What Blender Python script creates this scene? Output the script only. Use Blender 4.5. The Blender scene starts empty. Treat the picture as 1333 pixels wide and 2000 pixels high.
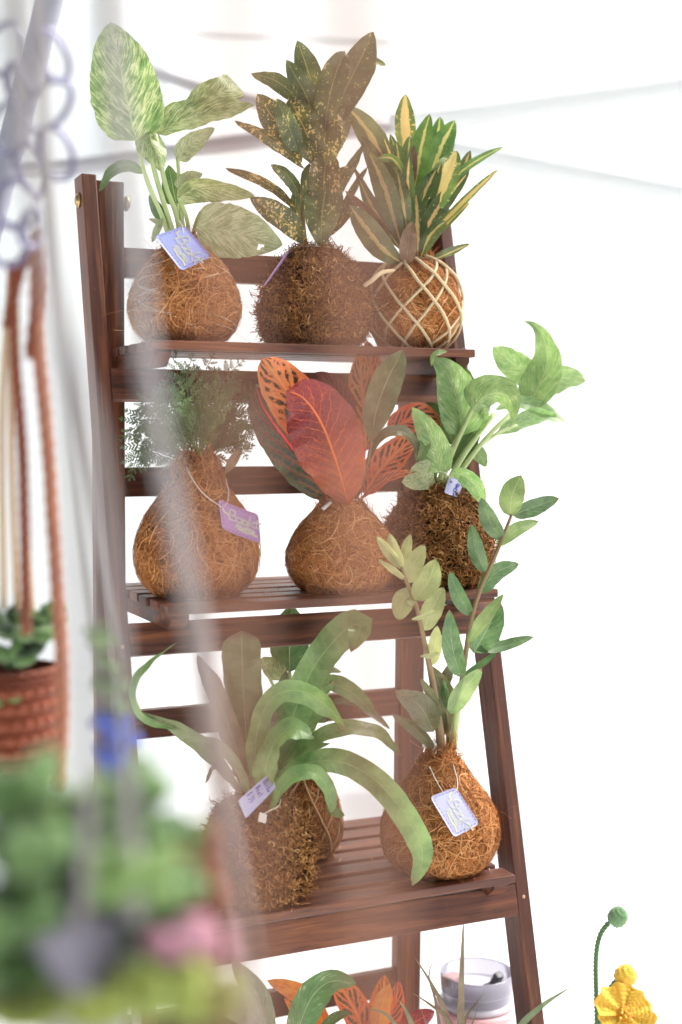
import bpy, bmesh, math, random
import numpy as np
from mathutils import Vector, Matrix, noise as mnoise

random.seed(7); RNG = np.random.default_rng(11)
scene = bpy.context.scene
COL = scene.collection
Z0 = 1.0                       # height of the middle shelf above the floor

# ------------------------------------------------------------------ camera
F_PX, YAW, PITCH = 2630.5, -0.4227, -0.0556
CAM = np.array([-0.7373, -1.7308, 0.2134 + Z0])
FW = np.array([-math.sin(YAW) * math.cos(PITCH), math.cos(YAW) * math.cos(PITCH), math.sin(PITCH)])
RT = np.array([math.cos(YAW), math.sin(YAW), 0.0])
UP = np.cross(RT, FW)
cam_data = bpy.data.cameras.new('camera')
cam = bpy.data.objects.new('camera', cam_data); COL.objects.link(cam)
cam.matrix_world = Matrix(((RT[0], UP[0], -FW[0], CAM[0]), (RT[1], UP[1], -FW[1], CAM[1]), (RT[2], UP[2], -FW[2], CAM[2]), (0, 0, 0, 1)))
cam_data.sensor_fit = 'VERTICAL'; cam_data.sensor_height = 36.0; cam_data.sensor_width = 24.0
cam_data.lens = F_PX / 2000.0 * 36.0
cam_data.clip_start = 0.02; cam_data.clip_end = 200
cam_data.dof.use_dof = True
cam_data.dof.focus_distance = 1.86
cam_data.dof.aperture_fstop = cam_data.lens / 24.0
scene.camera = cam

# ------------------------------------------------------------------ light
SUN = Vector((0.68, 0.06, 0.73)).normalized()      # towards the hazy sun, high over the right end of the tent wall
world = bpy.data.worlds.new('World'); scene.world = world; world.use_nodes = True
wn = world.node_tree.nodes; wl = world.node_tree.links
bg = wn['Background']; sky = wn.new('ShaderNodeTexSky')
sky.sky_type = 'NISHITA'; sky.sun_disc = False
sky.sun_elevation = math.asin(SUN.z); sky.sun_rotation = math.atan2(SUN.x, SUN.y)
sky.dust_density = 6.0; sky.air_density = 0.5; sky.ozone_density = 0.3
bg.inputs['Strength'].default_value = 0.15
pale = wn.new('ShaderNodeHueSaturation'); pale.inputs['Saturation'].default_value = 0.25     # thin white cloud greys the blue
wl.new(sky.outputs[0], pale.inputs['Color']); wl.new(pale.outputs[0], bg.inputs['Color'])
sun_data = bpy.data.lights.new('sun', 'SUN'); sun_data.energy = 2.6; sun_data.angle = math.radians(35)
sun_data.color = (1.0, 0.95, 0.88)
sun = bpy.data.objects.new('sun', sun_data); COL.objects.link(sun)
sun.rotation_euler = SUN.to_track_quat('Z', 'Y').to_euler(); sun.location = (5, 4, 5)
vs = scene.view_settings
vs.view_transform = 'Standard'; vs.look = 'None'; vs.gamma = 1.0; vs.exposure = 1.15; vs.use_curve_mapping = False
scene.cycles.use_denoising = True
scene.cycles.max_bounces = 8; scene.cycles.transparent_max_bounces = 16
scene.cycles.sample_clamp_indirect = 6.0

# ------------------------------------------------------------------ helpers
def at_depth(px, py, d):
    """point of the place seen at photo pixel (px, py), d metres along the view axis"""
    return CAM + d * (FW + RT * ((px - 666.5) / F_PX) + UP * ((1000.0 - py) / F_PX))
def at_y(px, py, y):
    """the same, on the stand-parallel plane at depth y"""
    r = FW + RT * ((px - 666.5) / F_PX) + UP * ((1000.0 - py) / F_PX)
    return CAM + r * ((y - CAM[1]) / r[1])
def depth_of(p): return float((np.asarray(p) - CAM) @ FW)
def nrm(v): return v / (np.linalg.norm(v, axis=-1, keepdims=True) + 1e-12)

def empty(name, loc, label=None, cat=None, group=None):
    o = bpy.data.objects.new(name, None); COL.objects.link(o); o.location = tuple(loc); o.empty_display_size = 0.02
    tag(o, label, cat, group); return o
def tag(o, label=None, cat=None, group=None, kind=None):
    if label: o['label'] = label
    if cat: o['category'] = cat
    if group: o['group'] = group
    if kind: o['kind'] = kind
    return o
def root_loc(parent):
    v = Vector((0, 0, 0))
    while parent is not None:
        v += parent.location; parent = parent.parent
    return np.array(v)
def mesh_obj(name, verts, faces, mat, parent=None, uv=None, smooth=True, attr=None, kind=None):
    """verts in world metres; the mesh is stored relative to its parent"""
    verts = np.asarray(verts, float).reshape(-1, 3) - root_loc(parent)
    me = bpy.data.meshes.new(name)
    F = faces
    if isinstance(F, np.ndarray):
        k = F.shape[1]; n = F.shape[0]
        me.vertices.add(len(verts)); me.vertices.foreach_set('co', verts.astype(np.float32).ravel())
        me.loops.add(n * k); me.loops.foreach_set('vertex_index', F.astype(np.int32).ravel())
        me.polygons.add(n); me.polygons.foreach_set('loop_start', np.arange(0, n * k, k, dtype=np.int32))
        me.polygons.foreach_set('loop_total', np.full(n, k, dtype=np.int32))
        me.update(calc_edges=True)
    else:
        me.from_pydata([tuple(v) for v in verts], [], F)
    if uv is not None:
        lay = me.uv_layers.new(name='UVMap')
        vi = np.empty(len(me.loops), np.int32); me.loops.foreach_get('vertex_index', vi)
        lay.data.foreach_set('uv', np.asarray(uv, np.float32)[vi].ravel())
    if attr is not None:
        a = me.attributes.new('rnd', 'FLOAT', 'POINT'); a.data.foreach_set('value', np.asarray(attr, np.float32))
    if smooth: me.polygons.foreach_set('use_smooth', np.ones(len(me.polygons), bool))
    me.validate()
    if mat: me.materials.append(mat)
    o = bpy.data.objects.new(name, me); COL.objects.link(o)
    if parent: o.parent = parent
    if kind: o['kind'] = kind
    return o
def grid_faces(n, m, wrap=False):
    i, j = np.meshgrid(np.arange(n - 1), np.arange(m if wrap else m - 1), indexing='ij')
    j2 = (j + 1) % m
    return np.stack([i * m + j, i * m + j2, (i + 1) * m + j2, (i + 1) * m + j], -1).reshape(-1, 4)
def smooth_path(pts, n):
    """Catmull-Rom through the points, n samples evenly in arc length"""
    P = np.asarray(pts, float)
    if len(P) == 2:
        return P[0] + (P[1] - P[0]) * np.linspace(0, 1, n)[:, None]
    Q = np.vstack([2 * P[0] - P[1], P, 2 * P[-1] - P[-2]]); out = []
    for k in range(1, len(Q) - 2):
        t = np.linspace(0, 1, 16, endpoint=(k == len(Q) - 3))[:, None]
        a, b, c, d = Q[k - 1], Q[k], Q[k + 1], Q[k + 2]
        out.append(0.5 * (2 * b + (c - a) * t + (2 * a - 5 * b + 4 * c - d) * t ** 2 + (3 * b - a - 3 * c + d) * t ** 3))
    C = np.vstack(out); L = np.r_[0, np.cumsum(np.linalg.norm(np.diff(C, axis=0), axis=1))]
    s = np.linspace(0, L[-1], n)
    return np.stack([np.interp(s, L, C[:, k]) for k in range(3)], 1)
def frames(C):
    T = nrm(np.gradient(C, axis=0)); N = np.zeros_like(C)
    a = np.array([0, 0, 1.0]) if abs(T[0][2]) < 0.9 else np.array([1.0, 0, 0])
    N[0] = nrm(np.cross(T[0], a))
    for i in range(1, len(C)):
        v = N[i - 1] - T[i] * (N[i - 1] @ T[i]); N[i] = nrm(v)
    return T, N, np.cross(T, N)
def tube_geo(C, r, sides=8, cap=True):
    C = np.asarray(C, float); n = len(C); r = np.broadcast_to(np.asarray(r, float), (n,))
    T, N, B = frames(C); a = np.linspace(0, 2 * np.pi, sides, endpoint=False)
    ring = N[:, None, :] * np.cos(a)[None, :, None] + B[:, None, :] * np.sin(a)[None, :, None]
    V = (C[:, None, :] + ring * r[:, None, None]).reshape(-1, 3)
    F = [tuple(q) for q in grid_faces(n, sides, True)]
    if cap: F += [tuple(range(sides))[::-1], tuple((n - 1) * sides + k for k in range(sides))]
    L = np.r_[0, np.cumsum(np.linalg.norm(np.diff(C, axis=0), axis=1))]
    uv = np.stack([np.tile(a / (2 * np.pi), n), np.repeat(L, sides)], 1)
    return V, F, uv
def join_geo(parts):
    V, F, U, o = [], [], [], 0
    for v, f, u in parts:
        V.append(v); U.append(u); F += [tuple(int(i) + o for i in q) for q in f]; o += len(v)
    return np.vstack(V), F, np.vstack(U)
def tube(name, pts, r, mat, parent=None, n=24, sides=8, raw=False):
    C = np.asarray(pts) if raw else smooth_path(pts, n)
    r = np.interp(np.linspace(0, 1, len(C)), np.linspace(0, 1, len(np.atleast_1d(r))), np.atleast_1d(r))
    V, F, U = tube_geo(C, r, sides); return mesh_obj(name, V, F, mat, parent, uv=U)
def twisted_geo(C, R, strands=3, pitch=None, sides=6, per=10):
    """a laid rope: helical strands round the path"""
    C = np.asarray(C); L = np.linalg.norm(np.diff(C, axis=0), axis=1).sum(); pitch = pitch or R * 7
    n = max(24, int(L / pitch * per)); C = smooth_path(C, n); T, N, B = frames(C)
    s = np.linspace(0, L / pitch * 2 * np.pi, n); G = []
    for k in range(strands):
        a = s + 2 * np.pi * k / strands
        P = C + (N * np.cos(a)[:, None] + B * np.sin(a)[:, None]) * R * 0.5
        G.append(tube_geo(P, R * 0.56, sides))
    return join_geo(G)
def box_geo(sx, sy, sz, bev=0.0015):
    bm = bmesh.new(); bmesh.ops.create_cube(bm, size=1.0)
    bmesh.ops.scale(bm, vec=(sx, sy, sz), verts=bm.verts)
    if bev: bmesh.ops.bevel(bm, geom=list(bm.edges), offset=bev, segments=2, affect='EDGES', profile=0.6)
    return bm
_boards = {}
def board(name, size, loc, mat, parent, rot=(0, 0, 0), bev=0.0015):
    key = (tuple(round(s, 5) for s in size), mat.name)
    if key not in _boards:
        bm = box_geo(*size, bev=bev); me = bpy.data.meshes.new(name); bm.to_mesh(me); bm.free(); me.materials.append(mat); _boards[key] = me
    o = bpy.data.objects.new(name, _boards[key]); COL.objects.link(o)
    o.location = Vector(loc) - (Vector(root_loc(parent)) if parent else Vector()); o.rotation_euler = rot; o.parent = parent
    return o
def srgb(h, k=1.0):
    c = [int(h[i:i + 2], 16) / 255 for i in (0, 2, 4)]
    return tuple((x / 12.92 if x < .04045 else ((x + .055) / 1.055) ** 2.4) * k for x in c) + (1.0,)

# ------------------------------------------------------------------ node helper
class NT:
    def __init__(s, name):
        s.m = bpy.data.materials.new(name); s.m.use_nodes = True; s.t = s.m.node_tree; s.n = s.t.nodes
        s.b = s.n['Principled BSDF']; s.out = s.n['Material Output']
    def link(s, a, b): s.t.links.new(a, b)
    def put(s, sock, v):
        if hasattr(v, 'is_output') or isinstance(v, bpy.types.NodeSocket): s.link(v, sock)
        else: sock.default_value = v
    def math(s, op, a, b=None, c=None, clamp=False):
        n = s.n.new('ShaderNodeMath'); n.operation = op; n.use_clamp = clamp
        for i, v in enumerate((a, b, c)):
            if v is not None: s.put(n.inputs[i], v)
        return n.outputs[0]
    def coord(s, w='Object'):
        return s.n.new('ShaderNodeTexCoord').outputs[w]
    def mapping(s, v, scale=(1, 1, 1), loc=(0, 0, 0), rot=(0, 0, 0)):
        n = s.n.new('ShaderNodeMapping'); s.link(v, n.inputs[0]); s.put(n.inputs['Scale'], scale); s.put(n.inputs['Location'], loc); n.inputs['Rotation'].default_value = rot
        return n.outputs[0]
    def noise(s, v, scale, detail=4, rough=0.55, dist=0.0, out='Fac'):
        n = s.n.new('ShaderNodeTexNoise'); s.link(v, n.inputs['Vector']); n.inputs['Scale'].default_value = scale
        n.inputs['Detail'].default_value = detail; n.inputs['Roughness'].default_value = rough; n.inputs['Distortion'].default_value = dist
        return n.outputs[out]
    def voro(s, v, scale, feature='F1', out='Distance', rnd=1.0):
        n = s.n.new('ShaderNodeTexVoronoi'); n.feature = feature; s.link(v, n.inputs['Vector']); n.inputs['Scale'].default_value = scale
        n.inputs['Randomness'].default_value = rnd
        return n.outputs[out]
    def step(s, v, lo, hi, a=0.0, b=1.0):
        n = s.n.new('ShaderNodeMapRange'); n.interpolation_type = 'SMOOTHSTEP'; s.put(n.inputs['Value'], v)
        for i, x in zip((1, 2, 3, 4), (lo, hi, a, b)): s.put(n.inputs[i], x)
        return n.outputs[0]
    def mix(s, f, a, b, mode='MIX'):
        n = s.n.new('ShaderNodeMix'); n.data_type = 'RGBA'; n.blend_type = mode
        s.put(n.inputs['Factor'], f); s.put(n.inputs['A'] if False else n.inputs[6], a); s.put(n.inputs[7], b)
        return n.outputs[2]
    def ramp(s, f, stops):
        n = s.n.new('ShaderNodeValToRGB'); e = n.color_ramp.elements
        while len(e) < len(stops): e.new(0.5)
        for el, (p, c) in zip(e, stops): el.position = p; el.color = c
        s.link(f, n.inputs[0]); return n.outputs[0]
    def rand(s): return s.n.new('ShaderNodeObjectInfo').outputs['Random']
    def attr(s, name):
        n = s.n.new('ShaderNodeAttribute'); n.attribute_name = name; return n.outputs['Fac']
    def hsv(s, c, h=0.5, sat=1.0, v=1.0):
        n = s.n.new('ShaderNodeHueSaturation'); s.put(n.inputs['Hue'], h); s.put(n.inputs['Saturation'], sat); s.put(n.inputs['Value'], v); s.put(n.inputs['Color'], c)
        return n.outputs[0]
    def bump(s, h, dist=0.001, strength=1.0):
        n = s.n.new('ShaderNodeBump'); s.link(h, n.inputs['Height']); n.inputs['Distance'].default_value = dist; n.inputs['Strength'].default_value = strength
        s.link(n.outputs[0], s.b.inputs['Normal']); return n.outputs[0]
    def base(s, c, rough=0.5, spec=0.5):
        s.put(s.b.inputs['Base Color'], c); s.put(s.b.inputs['Roughness'], rough); s.put(s.b.inputs['Specular IOR Level'], spec)
        return s
    def translucent(s, c, fac):
        t = s.n.new('ShaderNodeBsdfTranslucent'); s.put(t.inputs[0], c)
        m = s.n.new('ShaderNodeMixShader'); s.put(m.inputs[0], fac); s.link(s.b.outputs[0], m.inputs[1]); s.link(t.outputs[0], m.inputs[2])
        s.link(m.outputs[0], s.out.inputs[0]); return s.m

# ------------------------------------------------------------------ materials
def mat_wood():
    t = NT('stained_wood'); o = t.coord(); r = t.rand()
    cmb = t.n.new('ShaderNodeCombineXYZ'); t.link(t.math('MULTIPLY', r, 9.0), cmb.inputs[0]); t.link(t.math('MULTIPLY', r, 31.0), cmb.inputs[1]); t.link(t.math('MULTIPLY', r, 17.0), cmb.inputs[2])
    v = t.mapping(o, scale=(3.0, 55, 55), loc=cmb.outputs[0])
    g = t.noise(v, 1.6, 6, 0.62, 0.6); g2 = t.noise(v, 6.0, 3, 0.6)
    big = t.noise(t.mapping(o, scale=(2.0, 9, 9), loc=cmb.outputs[0]), 1.5, 3)
    c = t.ramp(g, [(0.30, srgb('2a160e')), (0.5, srgb('573120')), (0.70, srgb('8a5533'))])
    c = t.mix(t.step(big, 0.35, 0.75), c, t.mix(0.55, c, srgb('4a231c')))
    c = t.mix(t.step(g2, 0.58, 0.72, 0, 0.45), c, srgb('2c1512'))
    wear = t.noise(o, 160, 3, 0.6)
    c = t.mix(t.step(wear, 0.70, 0.78, 0, 0.35), c, srgb('9a6d55'))
    c = t.hsv(c, v=t.math('MULTIPLY_ADD', r, 0.35, 0.82))
    t.base(c, t.math('MULTIPLY_ADD', g, 0.25, 0.34), 0.4); t.bump(t.math('ADD', g, t.math('MULTIPLY', g2, 0.4)), 0.0006, 0.5); return t.m
def mat_plain(name, c, rough=0.5, spec=0.5, metal=0.0, bump=None, var=0.0):
    t = NT(name)
    if var:
        n = t.noise(t.coord(), 60, 4); c = t.hsv(c, v=t.math('MULTIPLY_ADD', n, var, 1 - var / 2))
    t.base(c, rough, spec); t.b.inputs['Metallic'].default_value = metal
    if bump: t.bump(t.noise(t.coord(), bump[0], 3), bump[1], 0.6)
    return t.m
def mat_yarn(name, c, c2=None, scale=900):
    t = NT(name); o = t.coord(); n = t.noise(o, scale, 3, 0.6); big = t.noise(o, 45, 3)
    col = t.mix(t.step(n, 0.3, 0.7), t.hsv(c, v=0.7), c); col = t.mix(t.step(big, 0.35, 0.7), col, c2 or t.hsv(c, h=0.49, v=0.85))
    t.base(col, 0.9, 0.15); t.bump(n, 0.0008, 0.7); t.b.inputs['Sheen Weight'].default_value = 0.25; return t.m
def mat_strand(name, stops, rough=0.75):
    t = NT(name); a = t.attr('rnd'); c = t.ramp(a, stops); n = t.noise(t.coord(), 40, 3)
    c = t.hsv(c, v=t.math('MULTIPLY_ADD', n, 0.5, 0.72)); t.base(c, rough, 0.2); return t.m
def mat_rope(name, c, twist=420.0):
    t = NT(name); uv = t.coord('UV'); sp = t.n.new('ShaderNodeSeparateXYZ'); t.link(uv, sp.inputs[0])
    ph = t.math('ADD', t.math('MULTIPLY', sp.outputs[1], twist), t.math('MULTIPLY', sp.outputs[0], 2.0))
    w = t.math('PINGPONG', ph, 0.5); n = t.noise(t.coord(), 1500, 2)
    f = t.step(w, 0.02, 0.22); col = t.mix(f, t.hsv(c, v=0.6), c); col = t.mix(t.step(n, 0.35, 0.7, 0, 0.35), col, t.hsv(c, v=0.75))
    t.base(col, 0.85, 0.15); t.bump(t.math('ADD', f, t.math('MULTIPLY', n, 0.5)), 0.0007, 0.8); return t.m

def leaf_coords(t):
    uv = t.coord('UV'); sp = t.n.new('ShaderNodeSeparateXYZ'); t.link(uv, sp.inputs[0])
    u = t.math('SUBTRACT', t.math('MULTIPLY', sp.outputs[0], 2.0), 1.0); au = t.math('ABSOLUTE', u)
    return uv, u, au, sp.outputs[1]
def veins(t, au, s, count, lean, width):
    ph = t.math('SUBTRACT', t.math('MULTIPLY', s, count), t.math('MULTIPLY', au, lean))
    return t.step(t.math('PINGPONG', ph, 0.5), 0.0, width, 1.0, 0.0)
def finish_leaf(t, col, rough, trans, bumph, bd=0.0007, var=0.25, tgain=1.15, tcol=None, sat=0.82):
    r = t.rand()
    col = t.hsv(col, sat=sat, h=t.math('MULTIPLY_ADD', r, 0.02, 0.485), v=t.math('MULTIPLY_ADD', r, var, 1 - var / 2))
    fine = t.noise(t.coord(), 700, 2); mid = t.noise(t.coord(), 60, 3)
    col = t.hsv(col, v=t.math('MULTIPLY_ADD', mid, 0.4, 0.8))
    t.base(col, t.math('MULTIPLY_ADD', mid, 0.25, rough - 0.17), 0.5)
    t.bump(t.math('ADD', bumph, t.math('MULTIPLY', fine, 0.15)), bd, 0.8)
    return t.translucent(t.hsv(col, h=0.49, sat=1.1, v=tgain) if tcol is None else tcol, trans)
def mat_pothos(name, dark, mid, cream, amount, stretch=4.0):
    t = NT(name); uv, u, au, s = leaf_coords(t); r = t.rand(); o = t.coord()
    cmb = t.n.new('ShaderNodeCombineXYZ')
    t.link(t.math('MULTIPLY', au, 2.2), cmb.inputs[0]); t.link(t.math('SUBTRACT', t.math('MULTIPLY', s, 24.0), t.math('MULTIPLY', au, 9.0)), cmb.inputs[1])
    t.link(t.math('ADD', t.math('MULTIPLY', r, 40.0), t.math('MULTIPLY', t.math('SIGN', u), 7.0)), cmb.inputs[2])
    n = t.noise(cmb.outputs[0], 1.5, 6, 0.68, 0.4); n2 = t.noise(o, 55, 5, 0.6)
    f = t.math('ADD', t.math('MULTIPLY', n, 0.75), t.math('MULTIPLY', n2, 0.35))
    c = t.mix(t.step(f, 0.42, 0.56), dark, mid); c = t.mix(t.step(f, 0.60 - amount, 0.68 - amount), c, cream)
    c = t.mix(t.step(t.noise(cmb.outputs[0], 5.0, 4, 0.7), 0.56, 0.66, 0, 0.6), c, mid)
    mr = t.step(au, 0.0, 0.045, 1, 0); c = t.mix(t.math('MULTIPLY', mr, 0.6), c, cream)
    v = veins(t, au, s, 9, 2.2, 0.12)
    return finish_leaf(t, c, 0.42, 0.38, t.math('ADD', t.math('MULTIPLY', v, 0.4), mr))
def mat_green(name, dark, light, rib, rough=0.38, trans=0.32, vc=10, lean=3.0, vs_=0.35, bd=0.0006):
    t = NT(name); uv, u, au, s = leaf_coords(t); n = t.noise(t.coord(), 38, 4)
    c = t.mix(t.step(n, 0.3, 0.72), dark, light); mr = t.step(au, 0.0, 0.06, 1, 0); c = t.mix(t.math('MULTIPLY', mr, 0.7), c, rib)
    v = veins(t, au, s, vc, lean, 0.14); c = t.mix(t.math('MULTIPLY', v, vs_), c, rib)
    tip = t.step(t.math('ADD', s, t.math('MULTIPLY', n, 0.22)), 1.05, 1.11, 0, 0.85); c = t.mix(tip, c, srgb('7a5a3c'))
    return finish_leaf(t, c, rough, trans, t.math('ADD', t.math('MULTIPLY', v, 0.5), t.math('MULTIPLY', mr, -1.0)), bd)
def mat_golddust(name, amount, base, base2, spot):
    t = NT(name); uv, u, au, s = leaf_coords(t); o = t.coord()
    w = t.mapping(o, scale=(1, 1, 0.8)); n1 = t.noise(w, 240, 2, 0.45, 0.3); n2 = t.noise(w, 520, 1, 0.5); n3 = t.noise(w, 45, 2)
    c = t.mix(t.step(n3, 0.35, 0.7), base, base2)
    f = t.math('ADD', n1, t.math('MULTIPLY', t.math('SUBTRACT', n3, 0.5), 0.5))
    c = t.mix(t.step(f, 0.60 - amount, 0.63 - amount), c, spot); c = t.mix(t.step(n2, 0.66 - amount * 0.5, 0.69 - amount * 0.5), c, spot)
    mr = t.step(au, 0.0, 0.07, 1, 0); c = t.mix(t.math('MULTIPLY', mr, 0.55), c, spot)
    return finish_leaf(t, c, 0.4, 0.3, t.math('MULTIPLY', mr, -1.0))
def mat_ribcroton(name, base, yellow, ribw, blotch):
    t = NT(name); uv, u, au, s = leaf_coords(t); o = t.coord(); n = t.noise(o, 120, 4, 0.6, 0.5); n2 = t.noise(o, 340, 2)
    e = t.math('ADD', au, t.math('MULTIPLY', t.math('SUBTRACT', n, 0.5), 0.5))
    c = t.mix(t.step(t.noise(o, 30, 3), 0.3, 0.7), base, t.hsv(base, h=0.485, v=1.7))
    c = t.mix(t.step(e, ribw, ribw + 0.09, 1, 0), c, yellow); c = t.mix(t.step(n, 0.64 - blotch, 0.67 - blotch), c, yellow)
    c = t.mix(t.step(n2, 0.70, 0.73), c, yellow); mr = t.step(au, 0.0, 0.05, 1, 0)
    return finish_leaf(t, c, 0.36, 0.33, t.math('MULTIPLY', mr, -1.0))
def mat_petra(name, field, blot, vein, lo, hi, vc=11, lean=2.6, mw=0.07, blotw=(0.18, 0.34), vst=0.8):
    """croton with coloured veins and dark blotches between them"""
    t = NT(name); uv, u, au, s = leaf_coords(t); o = t.coord(); n = t.noise(o, 70, 3, 0.5)
    side = t.math('MULTIPLY', t.math('SIGN', u), 0.23)
    ph = t.math('ADD', t.math('SUBTRACT', t.math('MULTIPLY', s, vc), t.math('MULTIPLY', au, lean)), t.math('ADD', side, t.math('ADD', t.math('MULTIPLY', n, 0.8), t.math('MULTIPLY', t.noise(o, 190, 3), 0.35))))
    pp = t.math('PINGPONG', ph, 0.5)
    fieldc = t.mix(t.step(s, lo, hi), field[0], field[1]); fieldc = t.mix(t.step(n, 0.35, 0.7, 0, 0.6), fieldc, field[2])
    bm = t.math('MULTIPLY', t.step(pp, blotw[0], blotw[1]), t.math('MULTIPLY', t.step(au, 0.10, 0.2), t.step(t.math('ADD', au, t.math('MULTIPLY', n, 0.5)), 0.95, 1.08, 1, 0)))
    bm = t.math('MULTIPLY', bm, t.step(t.noise(o, 90, 3, 0.6), 0.39, 0.47))
    c = t.mix(bm, fieldc, blot)
    vm = t.math('MULTIPLY', t.step(pp, 0.0, 0.085, 1, 0), t.step(au, 0.3, 1.0, vst, 0.1)); c = t.mix(vm, c, vein)
    net = t.voro(o, 110, 'DISTANCE_TO_EDGE'); c = t.mix(t.step(net, 0.0, 0.05, 0.30, 0), c, vein)
    mr = t.step(au, mw * 0.5, mw, 1, 0); c = t.mix(mr, c, vein)
    return finish_leaf(t, c, 0.42, 0.3, t.math('ADD', t.math('MULTIPLY', vm, -0.6), t.math('MULTIPLY', mr, -1.0)), 0.0018, 0.12, sat=0.95)

WOOD = mat_wood()
M = {}
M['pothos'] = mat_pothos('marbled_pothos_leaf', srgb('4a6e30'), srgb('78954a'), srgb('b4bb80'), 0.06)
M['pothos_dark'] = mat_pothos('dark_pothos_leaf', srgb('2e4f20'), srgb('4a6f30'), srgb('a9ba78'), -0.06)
M['pothos_back'] = mat_pothos('pale_pothos_leaf', srgb('6d8750'), srgb('8fa268'), srgb('b8bf8e'), 0.06)
M['njoy'] = mat_pothos('soft_green_pothos_leaf', srgb('4f7c36'), srgb('769c50'), srgb('aebf82'), 0.0)
M['petiole'] = mat_plain('petiole_green', srgb('a3b37c'), 0.5, 0.4, var=0.4)
M['petiole_brown'] = mat_plain('petiole_brown', srgb('7d6a4c'), 0.6, 0.3, var=0.4)
M['gold'] = mat_golddust('gold_spotted_croton_leaf', 0.0, srgb('474d20'), srgb('606428'), srgb('c9a84e'))
M['gold_few'] = mat_golddust('sparsely_spotted_croton_leaf', -0.06, srgb('44522a'), srgb('5e6a36'), srgb('b7a555'))
M['rib'] = mat_ribcroton('yellow_rib_croton_leaf', srgb('374d1c'), srgb('cfae4e'), 0.14, -0.03)
M['rib_bright'] = mat_ribcroton('bright_green_croton_leaf', srgb('436c1e'), srgb('c7bf58'), 0.12, -0.06)
M['rib_yellow'] = mat_ribcroton('yellow_croton_leaf', srgb('4f6a22'), srgb('cfb456'), 0.40, 0.03)
M['rib_olive'] = mat_ribcroton('olive_croton_leaf', srgb('48562a'), srgb('b9a152'), 0.13, -0.05)
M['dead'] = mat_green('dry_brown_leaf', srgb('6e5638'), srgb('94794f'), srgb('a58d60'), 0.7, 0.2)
M['petra_orange'] = mat_petra('orange_croton_leaf', (srgb('c9652f'), srgb('d98544'), srgb('cf5a33')), srgb('33241a'), srgb('e08a48'), 0.2, 0.9, vc=9)
M['petra_vivid'] = mat_petra('vivid_orange_croton_leaf', (srgb('d2601f'), srgb('e2852b'), srgb('c8441c')), srgb('2c2413'), srgb('ec8f30'), 0.2, 0.9, vc=7, blotw=(0.14, 0.28))
M['petra_plain'] = mat_petra('plain_amber_croton_leaf', (srgb('d07a28'), srgb('e29a3c'), srgb('c8641f')), srgb('b05a20'), srgb('e8a040'), 0.2, 0.9, vc=8, blotw=(0.4, 0.7))
M['petra_yellow'] = mat_petra('amber_croton_leaf', (srgb('c5793a'), srgb('d99a4d'), srgb('c96e38')), srgb('3c3a1e'), srgb('e0a557'), 0.2, 0.9, vc=9)
M['petra_red'] = mat_petra('red_croton_leaf', (srgb('9a4e22'), srgb('6a0c16'), srgb('78241a')), srgb('6a1a16'), srgb('cf6f34'), 0.15, 0.7, vc=12, mw=0.05, blotw=(0.3, 0.6), vst=0.8)
M['petra_green'] = mat_petra('dark_green_croton_leaf', (srgb('3c4a2c'), srgb('362f24'), srgb('42512f')), srgb('27301f'), srgb('c4472e'), 0.2, 0.8, vc=6, mw=0.09)
M['petra_dark'] = mat_petra('maroon_croton_leaf', (srgb('5a1c1c'), srgb('6d1c1e'), srgb('4a1a1a')), srgb('351616'), srgb('8a2a24'), 0.2, 0.8)
M['olive'] = mat_green('olive_green_leaf', srgb('4d5a30'), srgb('68713f'), srgb('a8ab74'), 0.3, 0.25, vs_=0.1)
M['zz'] = mat_green('glossy_green_leaflet', srgb('3a622e'), srgb('598044'), srgb('8fac72'), 0.3, 0.28, vc=7, lean=2.5, vs_=0.22)
M['zz_light'] = mat_green('light_green_leaflet', srgb('668a40'), srgb('8ca85e'), srgb('a5c083'), 0.35, 0.36, vc=7, lean=2.5, vs_=0.25)
M['zz_pale'] = mat_green('pale_young_leaflet', srgb('8f9a58'), srgb('a9b06d'), srgb('c3c78e'), 0.42, 0.4, vc=7, lean=2.5, vs_=0.2)
M['zz_dull'] = mat_green('dull_olive_leaflet', srgb('565a38'), srgb('6c6c48'), srgb('8d8b66'), 0.35, 0.25, vc=7, lean=2.5, vs_=0.15)  # brown haze in front of the lower leaflets put into their colour
M['nest'] = mat_green('birds_nest_frond', srgb('4f7d34'), srgb('759c4a'), srgb('94b168'), 0.36, 0.36, vc=26, lean=1.2, vs_=0.1)
M['nest_dull'] = mat_green('dull_birds_nest_frond', srgb('66764a'), srgb('7f8c5c'), srgb('a0a878'), 0.42, 0.32, vc=26, lean=1.2, vs_=0.1)
M['nest_brown'] = mat_green('browning_frond', srgb('6a5f45'), srgb('7f7354'), srgb('948663'), 0.5, 0.25, vc=26, lean=1.2, vs_=0.1)
M['fern'] = mat_green('fern_frond', srgb('3f5c2d'), srgb('5f8044'), srgb('6f9055'), 0.5, 0.3)
M['blade'] = mat_green('slender_blade', srgb('6f5f42'), srgb('8a7a52'), srgb('9a8f62'), 0.45, 0.25, vs_=0.0)
M['blade_green'] = mat_green('green_blade', srgb('5a7048'), srgb('7d9064'), srgb('a3b08a'), 0.45, 0.3, vs_=0.0)
M['aglao'] = mat_pothos('silver_flecked_leaf', srgb('345f24'), srgb('4a7a2e'), srgb('c8c9a4'), -0.02)
M['aglao_pink'] = mat_pothos('pink_flecked_leaf', srgb('4f6a48'), srgb('6f8560'), srgb('c79a88'), -0.02)

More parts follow.
